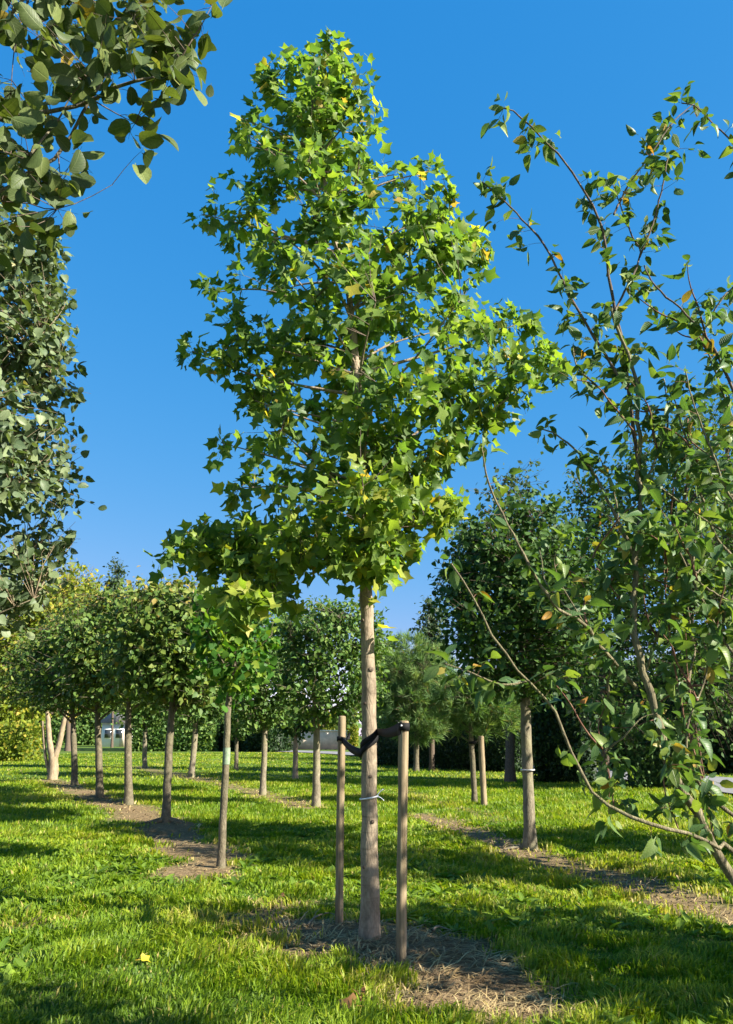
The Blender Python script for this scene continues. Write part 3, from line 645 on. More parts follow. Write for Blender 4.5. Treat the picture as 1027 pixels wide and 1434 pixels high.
# the pale forked tree at the end of the row
def forked():
    b = foot(74, 1091); t = thing('forked_tree', 'pale forked trunk tree at the far end of the flat-crowned row', 'tree', b); Y = b[1]
    for pts in ([(74, 1091, 14), (75, 1065, 13), (70, 1040, 8), (68, 1015, 7), (66, 985, 5)], [(75, 1066, 9), (82, 1045, 8), (88, 1020, 7), (93, 995, 5)], [(73, 1088, 6), (66, 1070, 5), (63, 1050, 4), (60, 1010, 3)]):
        P = np.array([at(x, y, Y) for x, y, _ in pts]); P[0] = P[0] if pts[0][1] < 1085 else b; trunk_mesh(t, P, [pxm(b, w/2) for _, _, w in pts], M['bark_pale'], sides=8, flare=0.1)
    rng = R(61); cc = at(60, 880, Y+1); c = cc+superell(rng, 900, 2.4, 0.45)*np.array([3.2, 2.4, 3.0]); l = [smoothline([at(75, 1000, Y), cc+superell(rng, 1, 2, .3)[0]*2.0], 8) for _ in range(10)]
    for q in l:
        mb = MB(); tubes(mb, q, np.linspace(.07, .015, 8), 6); mb.obj('branch', M['bark_pale'], t)
    tw, L = attach_twigs(rng, l, c); twig_mesh(t, tw, L, .01, M['bark_pale'])
    lv = leaf_set(rng, tw, 8, .14, .2, centre=cc, tones=(0.1, 0.9)); foliage(lv, LEAF4, M['yellow'], t, 'crown')
forked()

# ------------------------------------------------------------------ heart-leaved tree between tulip tree and row
def linden():
    b = foot(309, 1221); rng = R(71); Y = b[1]
    t = thing('linden_tree', 'young slim tree with heart-shaped leaves and green mark on its trunk', 'tree', b)
    pts = [(309, 1221, 11), (313, 1140, 10.5), (317, 1060, 10), (320, 990, 9.5), (326, 940, 9), (330, 890, 6), (331, 830, 4)]
    P0 = np.array([b]+[at(x, y, Y) for x, y, _ in pts[1:]]); _, P = trunk_mesh(t, P0, [pxm(b, w/2) for *_, w in pts], M['bark_grey'], sides=12, seed=7)
    mb = MB(); s = P[(P[:, 2] > at(316, 1075, Y)[2]) & (P[:, 2] < at(317, 1045, Y)[2])]
    tubes(mb, s+np.array([0.004, -0.002, 0]), np.full(len(s), pxm(b, 5.3)), 12, cap=False); mb.obj('green_mark', plain_mat('green_algae_mark', C(.16, .21, .14), var=0.6, scale=14, rough=0.8), t)
    cc = at(328, 895, Y); cr = np.array([0.62, 0.7, 0.85])
    tg = cc+superell(rng, 14, 2, .3)*cr*0.9; limbs = limb_lines(rng, P[P[:, 2] > at(320, 985, Y)[2]], tg)
    for l in limbs:
        mb = MB(); tubes(mb, l, np.linspace(.018, .005, len(l)), 6); mb.obj('branch', M['bark_grey'], t)
    c = cc+superell(rng, 260, 2.2, .45)*cr
    tw, L = attach_twigs(rng, limbs, c); twig_mesh(t, tw, L, .006, M['bark_dark'])
    lv = leaf_set(rng, tw, 6, .03, .10, pet=.25, centre=cc, tones=(.1, .95)); big = pick_large(lv, 6, 200)
    leaf_objects(sub(lv, big), HEART, M['linden'], t, rng); foliage(sub(lv, ~big), HEART, M['linden'], t)
linden()

# ------------------------------------------------------------------ second row: clipped box-headed trees
def row_b():
    spec = [((443, 1130), 11.5, 441, (838, 1010), 1.32, 'box-headed tree with square clipped crown directly behind the thin stake'),
            ((368, 1111), 9, 373, (850, 1015), 1.2, 'box-headed tree with pale slim trunk beside the heart-leaved tree'),
            ((268, 1089), 9, 276, (880, 1012), 1.5, 'clipped tree seen behind the root-flared flat-crowned tree'),
            ((203, 1076), 7, 208, (900, 1015), 1.7, 'far clipped tree with thin trunk behind the bare earth mound')]
    for i, ((x, y), w, tx, (yt, yb), hw, lab) in enumerate(spec):
        b = foot(x, y); zt, zb = at(tx, yt, b[1])[2], at(tx, yb, b[1])[2]; c = at(tx, (yt+yb)/2, b[1])
        cxo = [at(463, 920, b[1])[0], c[0], c[0], c[0]][i]
        simple_tree('box_headed_tree', lab, b, zb+1.2, pxm(b, w/2), (cxo, b[1], (zt+zb)/2), (hw, 1.2, (zt-zb)/2), 5.0, M['box'], M['bark_lichen'], LEAF4, 950 if i == 0 else 700, 9, [.12, .14, .17, .2][i], 80+i, spread=.08, group='box-headed trees in the second row', lean=(c[0]-cxo, 0), shell=0.3, yellow=0.015)
row_b()
def small_bg_trees():
    b = foot(414, 1091); simple_tree('small_tree', 'small round-headed tree by the far wall, beside the box-headed tree', b, 2.2, pxm(b, 4), at(414, 1012, b[1])+np.array([0, 0, .2]), (1.0, 1.0, .7), 2, M['dense'], M['bark_pale'], LEAF4, 220, 8, .16, 95, spread=.1)
    b = foot(331, 1078); simple_tree('small_tree', 'thin distant sapling seen past the heart-leaved tree', b, 2.6, pxm(b, 3), at(334, 985, b[1]), (1.6, 1.4, 1.6), 2, M['box'], M['bark_grey'], LEAF4, 300, 8, .2, 96, spread=.1)
small_bg_trees()

# ------------------------------------------------------------------ right-hand dense tree
def dense_tree():
    b = foot(742, 1192); Y = b[1]; rng = R(101)
    t = thing('field_maple', 'dense dark oval-crowned tree with lichened trunk on the bare strip', 'tree', b)
    pts = [(742, 1192, 18), (741, 1130, 16.5), (738, 1060, 15.5), (736, 985, 15), (733, 930, 13), (732, 850, 9), (732, 760, 5)]
    P0 = np.array([b]+[at(x, y, Y) for x, y, _ in pts[1:]]); _, P = trunk_mesh(t, P0, [pxm(b, w/2) for *_, w in pts], M['bark_lichen'], sides=14, seed=9)
    mb = MB(); p = at(739, 1078, Y); a = np.linspace(0, 2*math.pi, 24); ribbon(mb, np.column_stack([p[0]+(pxm(p, 8.6)+.012)*np.cos(a), p[1]+(pxm(p, 8.6)+.012)*np.sin(a), np.full(24, p[2])]), .009, (0, 0, 1), .003); mb.obj('wire_tie', M['steel'], t)
    for e in ((-.5, -.05, -.03), (.12, .04, .02)):
        mb = MB(); tubes(mb, smoothline([b+(0, 0, .02), b+np.array(e)*.5+(0, 0, .03), b+np.array(e)], 8), np.linspace(.03, .01, 8), 6); mb.obj('root', M['bark_lichen'], t)
    cc = at(731, 840, Y); zt, zb = at(731, 697, Y)[2], at(731, 985, Y)[2]; cc[2] = (zt+zb)/2; cr = np.array([1.32, 1.35, (zt-zb)/2])
    tg = cc+superell(rng, 22, 2.3, .3)*cr*.8; limbs = limb_lines(rng, P[P[:, 2] > zb-.1], tg)
    for l in limbs:
        mb = MB(); tubes(mb, l, np.linspace(.03, .006, len(l)), 6); mb.obj('branch', M['bark_lichen'], t)
    q = superell(rng, 1500, 2.7, .4); q[:, :2] *= (1.06-.14*q[:, 2:3]); c = cc+q*cr*(1+.1*fnoise(q[:, 0]*3, q[:, 2]*3+q[:, 1], 2.2, 4)[:, None])
    tw, L = attach_twigs(rng, limbs, c); twig_mesh(t, tw, L, .006, M['bark_dark'])
    lv = leaf_set(rng, tw, 9, .07, .082, centre=cc, tones=(.05, .85), yellow=.01); foliage(lv, HEART, M['dense'], t, 'crown')
dense_tree()
def sapling():
    b = foot(665, 1126); Y = b[1]; rng = R(111)
    t = thing('young_pine', 'slim young pine with soft pale needles, staked beside the hedge', 'tree', b)
    pts = [(665, 1126, 8), (663, 1080, 8), (660, 1030, 7), (660, 1000, 6), (662, 950, 4)]
    P0 = np.array([b]+[at(x, y, Y) for x, y, _ in pts[1:]]); _, P = trunk_mesh(t, P0, [pxm(b, w/2) for *_, w in pts], M['bark_grey'], sides=9, seed=12, flare=.1)
    mb = MB(); p = at(662, 1040, Y); a = np.linspace(0, 2*math.pi, 16); ribbon(mb, np.column_stack([p[0]+.09*np.cos(a), p[1]+.09*np.sin(a), np.full(16, p[2])]), .03, (0, 0, 1), .004); mb.obj('tie_band', M['rubber'], t)
    cc = at(670, 985, Y); pine_crown(t, rng, P, cc, np.array([1.2, 1.0, .85]), 420, .26)
def pine_crown(t, rng, P, cc, cr, n, size, n_limb=16):
    tg = cc+superell(rng, n_limb, 2, .35)*cr*.85; limbs = limb_lines(rng, P, tg, sag=.18)
    for l in limbs:
        mb = MB(); tubes(mb, l, np.linspace(.022, .008, len(l)), 6); mb.obj('branch', M['bark_grey'], t)
    c = cc+superell(rng, n, 2.2, .5)*cr; tw, L = attach_twigs(rng, limbs, c); twig_mesh(t, tw, L, .008, M['bark_dark'])
    m = 34; ax = norm(tw[:, -1]-tw[:, -2]); ax = norm(ax+np.array([0, 0, .45]))
    d = norm(ax[:, None]+rng.normal(size=(n, m, 3))*.62).reshape(-1, 3); u = rng.uniform(.6, 1.0, (n, m, 1)); pos = (tw[:, -1][:, None]*u+tw[:, -2][:, None]*(1-u)).reshape(-1, 3)
    NEED = template([(.02, .4)], [0., 1.], fold=.3, droop=.15); k = len(pos)
    tone = np.repeat(rng.uniform(.1, .9, n), m)+rng.normal(size=k)*.06; tone = np.where(rng.random(k) < .02, .98, np.clip(tone, 0, .93))
    foliage(dict(pos=pos, d=d, n=norm(rng.normal(size=(k, 3))), size=size*rng.uniform(.7, 1.2, k), fold=np.ones(k), tone=tone), NEED, M['pine'], t, 'crown')
sapling()
stake('grey wooden stake next to the staked young pine by the hedge', 678, 1129, 674, 1031, 9, 8, 21)
stake('thin far stake standing in the sunlit grass behind the thick stake', 561, 1112, 561, 1030, 6.5, 6, 22)
def big_pine():
    b = foot(583, 1082); rng = R(121)
    t = thing('pine_tree', 'bushy bright green pine with long needles behind the tulip tree trunk', 'tree', b)
    P0 = np.array([b, at(584, 1000, b[1]), at(583, 900, b[1])]); _, P = trunk_mesh(t, P0, [.12, .1, .03], M['bark_grey'], sides=9)
    cc = at(583, 965, b[1]); pine_crown(t, rng, P, cc, np.array([2.1, 1.8, 2.35]), 950, .42, 26)
big_pine()

# ------------------------------------------------------------------ hedges, far trees, buildings
def hedge(label, p0, p1, thick, height, seed, mat='hedge', size=.13, dens=170, group=None, core=True):
    rng = R(seed); p0 = np.array(p0[:2]); p1 = np.array(p1[:2]); d = p1-p0; Ln = np.linalg.norm(d); d = d/Ln; nr = np.array([-d[1], d[0]])
    base = np.append((p0+p1)/2, 0.0); t = thing('hedge', label, 'hedge', base, group)
    mb = MB(); n = max(4, int(Ln/1.0))
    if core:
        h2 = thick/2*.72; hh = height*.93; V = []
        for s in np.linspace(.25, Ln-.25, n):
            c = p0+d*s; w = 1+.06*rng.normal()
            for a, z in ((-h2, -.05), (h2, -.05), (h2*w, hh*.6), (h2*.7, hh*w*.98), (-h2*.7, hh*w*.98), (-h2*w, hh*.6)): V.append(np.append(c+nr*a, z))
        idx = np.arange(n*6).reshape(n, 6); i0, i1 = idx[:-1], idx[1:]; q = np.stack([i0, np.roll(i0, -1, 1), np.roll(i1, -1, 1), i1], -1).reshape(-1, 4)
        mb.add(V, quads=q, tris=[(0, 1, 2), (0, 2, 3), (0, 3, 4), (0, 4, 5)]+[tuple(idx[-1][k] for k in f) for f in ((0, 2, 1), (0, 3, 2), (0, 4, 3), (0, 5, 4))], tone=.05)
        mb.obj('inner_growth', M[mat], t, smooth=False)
    area = 2*(Ln+thick)*height+Ln*thick; k = int(area*dens); u = rng.uniform(0, Ln, k); side = rng.random(k)
    v = np.where(side < .38, -thick/2, np.where(side < .6, thick/2, rng.uniform(-thick/2, thick/2, k))); z = np.where(side < .6, rng.uniform(0, height, k), np.where(side < .85, height, rng.uniform(0, height, k)))
    u = np.where(side > .925, Ln, np.where(side > .85, 0, u))
    bul = 1+.10*fnoise(u, z, 1.2, seed); z = z*(1+.05*fnoise(u, v*3, 1.6, seed+1)); v = v*bul
    pos = np.column_stack([p0[0]+d[0]*u+nr[0]*v, p0[1]+d[1]*u+nr[1]*v, z])+rng.normal(size=(k, 3))*.07
    out = np.column_stack([nr[0]*v, nr[1]*v, (z-height*.4)*.5]); nn = norm(norm(out)+rng.normal(size=(k, 3))*.6)
    foliage(dict(pos=pos, d=norm(rng.normal(size=(k, 3))+np.array([0, 0, -.3])), n=nn, size=size*rng.uniform(.6, 1.25, k), fold=rng.uniform(.2, 1.4, k), tone=rng.uniform(0, 1, k)**1.3), LEAF2, M[mat], t)
g = gnd
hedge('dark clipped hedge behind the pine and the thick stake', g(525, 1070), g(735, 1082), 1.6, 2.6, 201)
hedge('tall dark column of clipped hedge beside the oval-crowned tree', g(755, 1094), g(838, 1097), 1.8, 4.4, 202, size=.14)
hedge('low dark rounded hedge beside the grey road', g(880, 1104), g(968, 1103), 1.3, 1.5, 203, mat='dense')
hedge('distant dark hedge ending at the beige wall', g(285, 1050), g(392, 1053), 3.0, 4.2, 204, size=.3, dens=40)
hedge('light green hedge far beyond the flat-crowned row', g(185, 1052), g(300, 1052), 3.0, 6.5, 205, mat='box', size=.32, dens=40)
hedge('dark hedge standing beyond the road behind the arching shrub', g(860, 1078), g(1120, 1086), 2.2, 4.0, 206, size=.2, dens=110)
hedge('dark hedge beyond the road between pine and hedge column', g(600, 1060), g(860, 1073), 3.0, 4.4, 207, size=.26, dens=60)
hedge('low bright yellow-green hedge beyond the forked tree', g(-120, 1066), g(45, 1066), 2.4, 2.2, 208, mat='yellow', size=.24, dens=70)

hedge('long distant line of green trees behind the white house', g(-260, 1044), g(330, 1043), 6.0, 8.0, 209, mat='box', size=.6, dens=14)
hedge('long distant line of dark trees far beyond the grey road', g(700, 1047), g(1400, 1056), 6.0, 9.5, 210, mat='dense', size=.5, dens=16)
hedge('yellow-green grassy bank rising behind the beige wall', g(375, 1045), g(500, 1045), 4.0, 4.6, 211, mat='yellow', size=.35, dens=40)
def bgtree(name, label, bx, by, tx, ytop, ybot, hw_px, mat, seed, p=2.2, n=900, per=8, size=.25, Y=None, **kw):
    b = foot(bx, by)
    if Y is not None: b = np.array([at(bx, 1030, Y)[0], Y, 0.0])
    zt, zb = at(tx, ytop, b[1])[2], at(tx, ybot, b[1])[2]; c = at(tx, (ytop+ybot)/2, b[1]); hw = pxm(c, hw_px)
    return simple_tree(name, label, b, zb+(zt-zb)*.7, max(.12, hw*.06), (c[0], b[1], (zt+zb)/2), (hw, hw*.9, (zt-zb)/2), p, mat, M['bark_dark'], LEAF4, n, per, size, seed, spread=size*.7, **kw)
bgtree('loose_tree', 'airy blue-green tree rising behind the oval-crowned tree', 715, 1095, 712, 640, 960, 105, M['blue'], 301, n=800, size=.2, gaps=.55, shell=.5)
bgtree('broad_tree', 'broad dark tree filling the space behind the arching shrub', 975, 1107, 970, 575, 1075, 150, M['dense'], 302, n=1900, size=.16, gaps=.3)
bgtree('broad_tree', 'second dark tree between oval-crowned tree and the broad one', 850, 1108, 845, 640, 1075, 80, M['dense'], 303, n=1000, size=.15, gaps=.45)
bgtree('broad_tree', 'yellowish green tree behind the broad dark one', 1040, 1072, 1030, 520, 900, 130, M['box'], 304, n=900, size=.28, gaps=.3)
bgtree('conifer_tree', 'bluish conifer tip rising above the flat crowns', 157, 1047, 156, 757, 980, 26, M['blue'], 305, n=700, size=.45, p=1.3, gaps=.3, shell=.6)
bgtree('yellow_tree', 'autumn-yellow tree rising behind the flat crowns', 95, 1052, 98, 790, 1010, 60, M['yellow'], 306, n=800, size=.45, yellow=.25)
bgtree('yellow_tree', 'light green tree behind the forked trunk', 10, 1062, 15, 850, 1045, 75, M['yellow'], 307, n=900, size=.36)
bgtree('far_tree', 'distant round tree showing between box-headed tree and pine', 530, 1050, 535, 880, 1030, 45, M['box'], 308, n=600, size=.55)
bgtree('far_tree', 'distant dark tree behind the heart-leaved tree', 320, 1050, 318, 850, 1030, 60, M['dense'], 309, n=800, size=.55)
bgtree('far_tree', 'distant dark tree behind the flat crowns and the yellow hedge', 215, 1050, 215, 860, 1030, 60, M['box'], 310, n=800, size=.55)
bgtree('side_tree', 'blue-green shoots at the side of the oval-crowned tree', 605, 1080, 605, 830, 960, 22, M['blue'], 311, n=260, size=.2, gaps=.4)

def house():
    wall = plain_mat('white_render', C(.78, .77, .74), var=.06, rough=.8); roofm = plain_mat('grey_roof_tile', C(.22, .2, .19), var=.3); glass = plain_mat('dark_window_glass', C(.03, .035, .04), rough=.1, spec=.6); trim = plain_mat('beige_stone', C(.62, .52, .41), var=.2, scale=2)
    def box(mb, c, s):
        c = np.array(c); s = np.array(s)/2; V = [c+s*np.array([i, j, k]) for i in (-1, 1) for j in (-1, 1) for k in (-1, 1)]
        mb.add(V, quads=[(0, 1, 3, 2), (4, 6, 7, 5), (0, 4, 5, 1), (2, 3, 7, 6), (0, 2, 6, 4), (1, 5, 7, 3)])
    Yh = 112.0; x0, x1 = at(142, 1030, Yh)[0], at(205, 1030, Yh)[0]; cx = (x0+x1)/2; w = x1-x0
    t = thing('house', 'white house showing between the trunks far beyond the lawn', 'house', (cx, Yh, 0))
    mb = MB(); box(mb, (cx, Yh+3, 1.6), (w, 6, 3.2)); mb.obj('wall', wall, t, smooth=False)
    mb = MB(); a = .5; V = [(x0-a, Yh-a, 3.2), (x1+a, Yh-a, 3.2), (x1+a, Yh+6+a, 3.2), (x0-a, Yh+6+a, 3.2), (x0+1.2, Yh+3, 5.4), (x1-1.2, Yh+3, 5.4)]
    mb.add(V, quads=[(0, 1, 5, 4), (2, 3, 4, 5), (3, 2, 1, 0)], tris=[(1, 2, 5), (3, 0, 4)]); mb.obj('roof', roofm, t, smooth=False)
    for f in (.15, .4, .62, .85):
        mb = MB(); box(mb, (x0+w*f, Yh-.02, 1.75), (1.1, .1, 1.3)); o = mb.obj('window', wall, t, smooth=False)
        mb = MB(); V0 = parent_world(o); box(mb, (x0+w*f, Yh-.08, 1.75), (.9, .06, 1.1)); oo = mb.obj('pane', glass, o, smooth=False)
    mb = MB(); box(mb, (x0+w*.5, Yh-.03, 1.05), (1.0, .12, 2.1)); mb.obj('door', trim, t, smooth=False)
    pa, pb = gnd(380, 1049), gnd(478, 1050); c = (pa+pb)/2; L = np.linalg.norm((pb-pa)[:2])
    t = thing('garden_wall', 'low beige stone wall beyond the road, seen past the thin stake', 'wall', (c[0], c[1], 0))
    mb = MB(); box(mb, (c[0], c[1], 1.0), (L, .5, 2.0)); mb.obj('masonry', trim, t, smooth=False)
    mb = MB(); box(mb, (c[0], c[1], 2.06), (L+.2, .7, .12)); mb.obj('coping', wall, t, smooth=False)
house()

# ------------------------------------------------------------------ near trees framing the picture
def small_round_tree():
    rng = R(401); b = np.array([-4.0, 6.3, 0.0]); b[2] = float(gh(b[0], b[1])); Y = b[1]
    t = thing('grey_leaved_tree', 'tree with small greyish round leaves in a tall dense column', 'tree', b)
    _, P = trunk_mesh(t, np.array([b, b+(.02, 0, 2.0), b+(.05, .05, 4.0), b+(0, 0, 6.2)]), [.09, .08, .05, .015], M['bark_grey'], seed=31)
    OUT = np.array([(300, 60), (345, 92), (400, 104), (450, 100), (500, 116), (540, 120), (600, 112), (650, 124), (680, 128), (720, 108), (760, 104), (800, 84), (840, 50), (880, 20)])
    Z = np.array([at(100, r[0], Y)[2] for r in OUT])[::-1]; XR = np.array([at(r[1], r[0], Y)[0] for r in OUT])[::-1]
    def samp(n):
        z = rng.uniform(Z[0], Z[-1], n); hw = np.interp(z, Z, XR)-b[0]; a = rng.uniform(0, 6.283, n); r = rng.uniform(0, 1, n)**.42
        return np.column_stack([b[0]+hw*np.cos(a)*r, Y+hw*.85*np.sin(a)*r, z])
    limbs = limb_lines(rng, P[P[:, 2] > 1.9], samp(34))
    for l in limbs:
        mb = MB(); tubes(mb, l, np.linspace(.02, .004, len(l)), 6); mb.obj('branch', M['bark_grey'], t)
    c = samp(2700); tw, L = attach_twigs(rng, limbs, c); twig_mesh(t, tw, L, .005, M['bark_pale'])
    lv = leaf_set(rng, tw, 8, .03, .078, pet=.16, centre=b+(0, 0, 3.5), tones=(.1, .9), yellow=.012); big = pick_large(lv, 5)
    leaf_objects(sub(lv, big), ROUND, M['greyleaf'], t, rng); foliage(sub(lv, ~big), HEART, M['greyleaf'], t, attrs=('tone', 'leafuv'))
small_round_tree()

def overhang_tree():
    rng = R(411); b = np.array([-2.6, 2.7, 0.0]); b[2] = float(gh(b[0], b[1])); Y = 2.5
    t = thing('overhanging_tree', 'tree with large round spotted leaves on branches hanging out overhead', 'tree', b)
    _, P = trunk_mesh(t, np.array([b, b+(.03, 0, 1.6), b+(.05, -.05, 3.2), b+(.1, -.1, 5.2)]), [.08, .07, .055, .02], M['bark_grey'], seed=33)
    B = [([(0, 166), (82, 155), (130, 140), (170, 118), (218, 109), (245, 95), (252, 82)], 2.45, 9, 1), ([(0, 269), (20, 252), (82, 218), (112, 164), (136, 126), (164, 75), (184, 38), (198, -20)], 2.6, 6, 1),
         ([(41, 218), (82, 167), (99, 136), (126, 102)], 2.35, 4, 0), ([(0, 283), (51, 290), (78, 293), (116, 281), (157, 259)], 2.45, 3, 1), ([(-10, 50), (10, 25), (27, 7), (50, -25)], 2.3, 11, 1),
         ([(245, 95), (266, 61), (283, 34), (297, 8)], 2.45, 2.5, 0), ([(-5, 60), (50, 55), (110, 5), (170, -20)], 2.6, 4, 1), ([(0, 195), (15, 215), (27, 224), (60, 200)], 2.4, 3, 1), ([(40, 0), (22, 60), (15, 130)], 2.5, 3, 0), ([(-30, 330), (20, 310), (60, 318), (100, 312)], 2.6, 3, 1), ([(130, 140), (165, 160), (190, 172)], 2.5, 2.2, 0), ([(82, 218), (85, 250), (88, 262)], 2.5, 2, 0), ([(-60, 420), (10, 440), (40, 470)], 2.9, 3, 1)]
    lines = []
    for pts, yy, w, far in B:
        pp = [at(x, y, yy+.06*math.sin(i*1.7+x)) for i, (x, y) in enumerate(pts)]
        if far:
            st = P[np.argmin(np.abs(P[:, 2]-(pp[0][2]-.35)))]; pp = [st, st*.45+pp[0]*.55+np.array([0, 0, -.02])]+pp
        l = smoothline(pp, 22); r0 = pxm(pp[-1], w/2); mb = MB(); tubes(mb, l, np.linspace(r0*(1.35 if far else 1), r0*.3, 22), 7)
        mb.obj('branch', M['bark_grey'] if w > 3.5 else M['bark_dark'], t); lines.append(l)
    # leaf clusters by region of the branch spray
    c = []
    while len(c) < 350:
        x, y = rng.uniform(-160, 255), rng.uniform(-120, 330)
        lim = 300-0.0022*max(0, y)**2
        if x > lim-30 or (y > 120 and x > 240-(y-120)*.9): continue
        if x > 130 and y > 130: continue
        c.append(at(x, y, rng.uniform(2.15, 3.0)))
    for x, y in [(270, 75), (280, 95), (275, 120), (250, 115), (215, 100), (292, 60), (240, 85), (205, 60), (225, 85), (285, 45), (262, 95), (290, 110), (232, 120), (195, 135), (225, 150), (190, 165), (180, 195), (205, 185), (200, 210), (115, 205), (100, 235), (110, 300), (100, 325), (55, 315), (60, 320), (250, 60), (255, 80), (230, 60), (215, 30), (185, 10), (300, 10), (120, 15), (65, 250), (45, 260), (240, 30), (20, 345), (10, 380), (265, 20)]:
        c.append(at(x, y, rng.uniform(2.35, 2.55)))
    c = np.array(c); tw, L = attach_twigs(rng, lines, c); twig_mesh(t, tw, np.minimum(L, .35), .004, M['bark_dark'])
    lv = leaf_set(rng, tw, 3, .014, .082, pet=.16, up=.25, droop=.75, tones=(.05, .85), yellow=.05); 
    off = []
    for _ in range(170): off.append(np.array([-2.7, 2.4, 3.6])+superell(rng, 1, 2, .4)[0]*np.array([1.35, 1.2, 1.9]))
    tw2, L2 = attach_twigs(rng, [P[8:]]+lines, np.array(off)); lv2 = leaf_set(rng, tw2, 4, .05, .10, up=.3, droop=.6, tones=(.05, .85))
    x, y, _ = proj(lv2['pos']); lv2 = sub(lv2, ~((x > -40) & (x < PW) & (y > -60) & (y < PH)))
    twig_mesh(t, tw2[proj(tw2[:, -1])[0] < -30], np.minimum(L2, .4)[proj(tw2[:, -1])[0] < -30], .005, M['bark_dark'])
    lv = join(lv, lv2); big = pick_large(lv, 9); leaf_objects(sub(lv, big), ROUND, M['hazel'], t, rng); foliage(sub(lv, ~big), ROUND, M['hazel'], t, attrs=('tone', 'leafuv'))
overhang_tree()

def arching_shrub():
    rng = R(421); Y = 3.35; b = np.array([2.3, 3.25, 0.0]); b[2] = float(gh(b[0], b[1]))
    t = thing('arching_shrub', 'many-stemmed shrub with pointed glossy leaves and long arching stems', 'shrub', b)
    root = [b, b+(-.22, 0, .22)]
    def stem(pts, w0, w1, dy=0.0, dy1=None, mat='bark_olive', start=None, n=26):
        m = len(pts); pp = [at(x, y, Y+dy+((dy1 if dy1 is not None else dy)-dy)*i/(m-1)+.04*math.sin(x*.05+i)) for i, (x, y) in enumerate(pts)]
        r0, r1 = pxm(pp[0], w0/2), pxm(pp[-1], w1/2)
        if start is not None: pp = list(start)+pp
        l = smoothline(pp, n); l[2:] += rng.normal(size=(n-2, 3))*min(.006, r0*.22); r = np.linspace(r0, r1, n)*(1+.07*rng.normal(size=n)); mb = MB(); tubes(mb, l, r, 9); mb.obj('stem', M[mat], t); return l
    S = []
    S.append(stem([(1040, 1243), (985, 1155), (945, 1090), (920, 1000), (900, 930), (888, 880), (893, 780), (897, 700), (893, 600), (888, 520), (868, 470), (857, 430)], 19, 4, start=root, n=48))
    S.append(stem([(1035, 1199), (1010, 1190), (960, 1165), (900, 1150), (830, 1110), (790, 1030), (770, 985), (735, 950), (690, 890), (660, 830), (632, 790)], 9.5, 2.2, dy=-.1, dy1=-.3, start=[b, b+(-.1, -.05, .4)], n=40))
    S.append(stem([(737, 955), (700, 958), (660, 942), (620, 928)], 3.5, 1.5, dy=-.2, dy1=-.3))
    S.append(stem([(891, 963), (841, 906), (815, 871), (780, 850), (737, 784), (690, 690), (672, 620)], 6.5, 2, dy=0, dy1=-.4, n=30))
    S.append(stem([(893, 785), (858, 715), (824, 650), (789, 615), (760, 600)], 6, 2, dy=0, dy1=.2))
    S.append(stem([(895, 660), (880, 540), (874, 492), (855, 402), (840, 311), (791, 228), (753, 187), (725, 160), (705, 152)], 6, 2, dy=.1, dy1=-.2, mat='bark_dark', n=34))
    S.append(stem([(878, 545), (847, 496), (802, 420), (764, 345), (727, 303), (697, 273), (676, 255)], 4.5, 1.8, dy=.05, dy1=.2, mat='bark_dark', n=30))
    S.append(stem([(862, 435), (896, 360), (885, 330), (874, 300), (860, 262)], 3.5, 1.5, dy=.0, mat='bark_dark'))
    S.append(stem([(896, 360), (915, 311), (930, 251), (936, 215)], 3, 1.5, dy=.0, mat='bark_dark'))
    S.append(stem([(860, 300), (881, 258), (911, 217), (942, 172), (972, 145)], 3, 1.5, dy=.1, mat='bark_dark'))
    S.append(stem([(1080, 300), (1027, 202), (1002, 177), (975, 150), (955, 145)], 3.5, 1.6, dy=-.1, mat='bark_dark'))
    S.append(stem([(1050, 600), (1002, 492), (964, 443), (919, 402), (902, 372)], 5, 1.8, dy=-.1, dy1=.1, mat='bark_dark'))
    S.append(stem([(1060, 690), (1027, 590), (995, 500), (985, 470), (1010, 420), (1030, 400)], 4, 2, dy=.1))
    for pts, w in [([(985, 1090), (960, 1010), (940, 900), (930, 800), (938, 740)], 3), ([(1000, 1180), (985, 1080), (965, 960), (960, 880)], 2.5), ([(860, 1130), (852, 1080), (838, 1020), (850, 985)], 2.2), ([(950, 1160), (930, 1100), (935, 1040)], 2.2), ([(988, 780), (960, 770), (930, 770), (880, 790)], 3.5), ([(1045, 800), (1005, 755), (985, 700), (960, 640), (925, 600)], 5), ([(1040, 700), (1000, 680), (960, 610), (945, 560)], 5), ([(1040, 760), (990, 730), (935, 690), (900, 660)], 4), ([(1060, 960), (1010, 890), (965, 800), (930, 720)], 4.5), ([(1060, 860), (1000, 830), (960, 800)], 4), ([(1050, 650), (1000, 660), (955, 655)], 3.5), ([(1060, 740), (1020, 690), (1000, 640), (970, 560), (960, 520)], 4),
                   ([(893, 790), (870, 740), (860, 690), (840, 640)], 3.5), ([(892, 860), (862, 830), (840, 800), (820, 790)], 3), ([(905, 940), (925, 880), (940, 830), (990, 780)], 4), ([(1040, 1150), (1000, 1120), (960, 1075)], 7), ([(897, 690), (920, 640), (935, 590), (930, 530)], 4), ([(893, 610), (860, 570), (835, 540), (800, 530)], 3), ([(960, 1070), (965, 1010), (985, 960), (1000, 900), (1027, 860)], 3.5)]:
        S.append(stem(pts, w, max(1.4, w*.4), dy=rng.uniform(-.3, .3), mat='bark_red' if w < 3.2 else 'bark_olive'))
    nst = len(S)
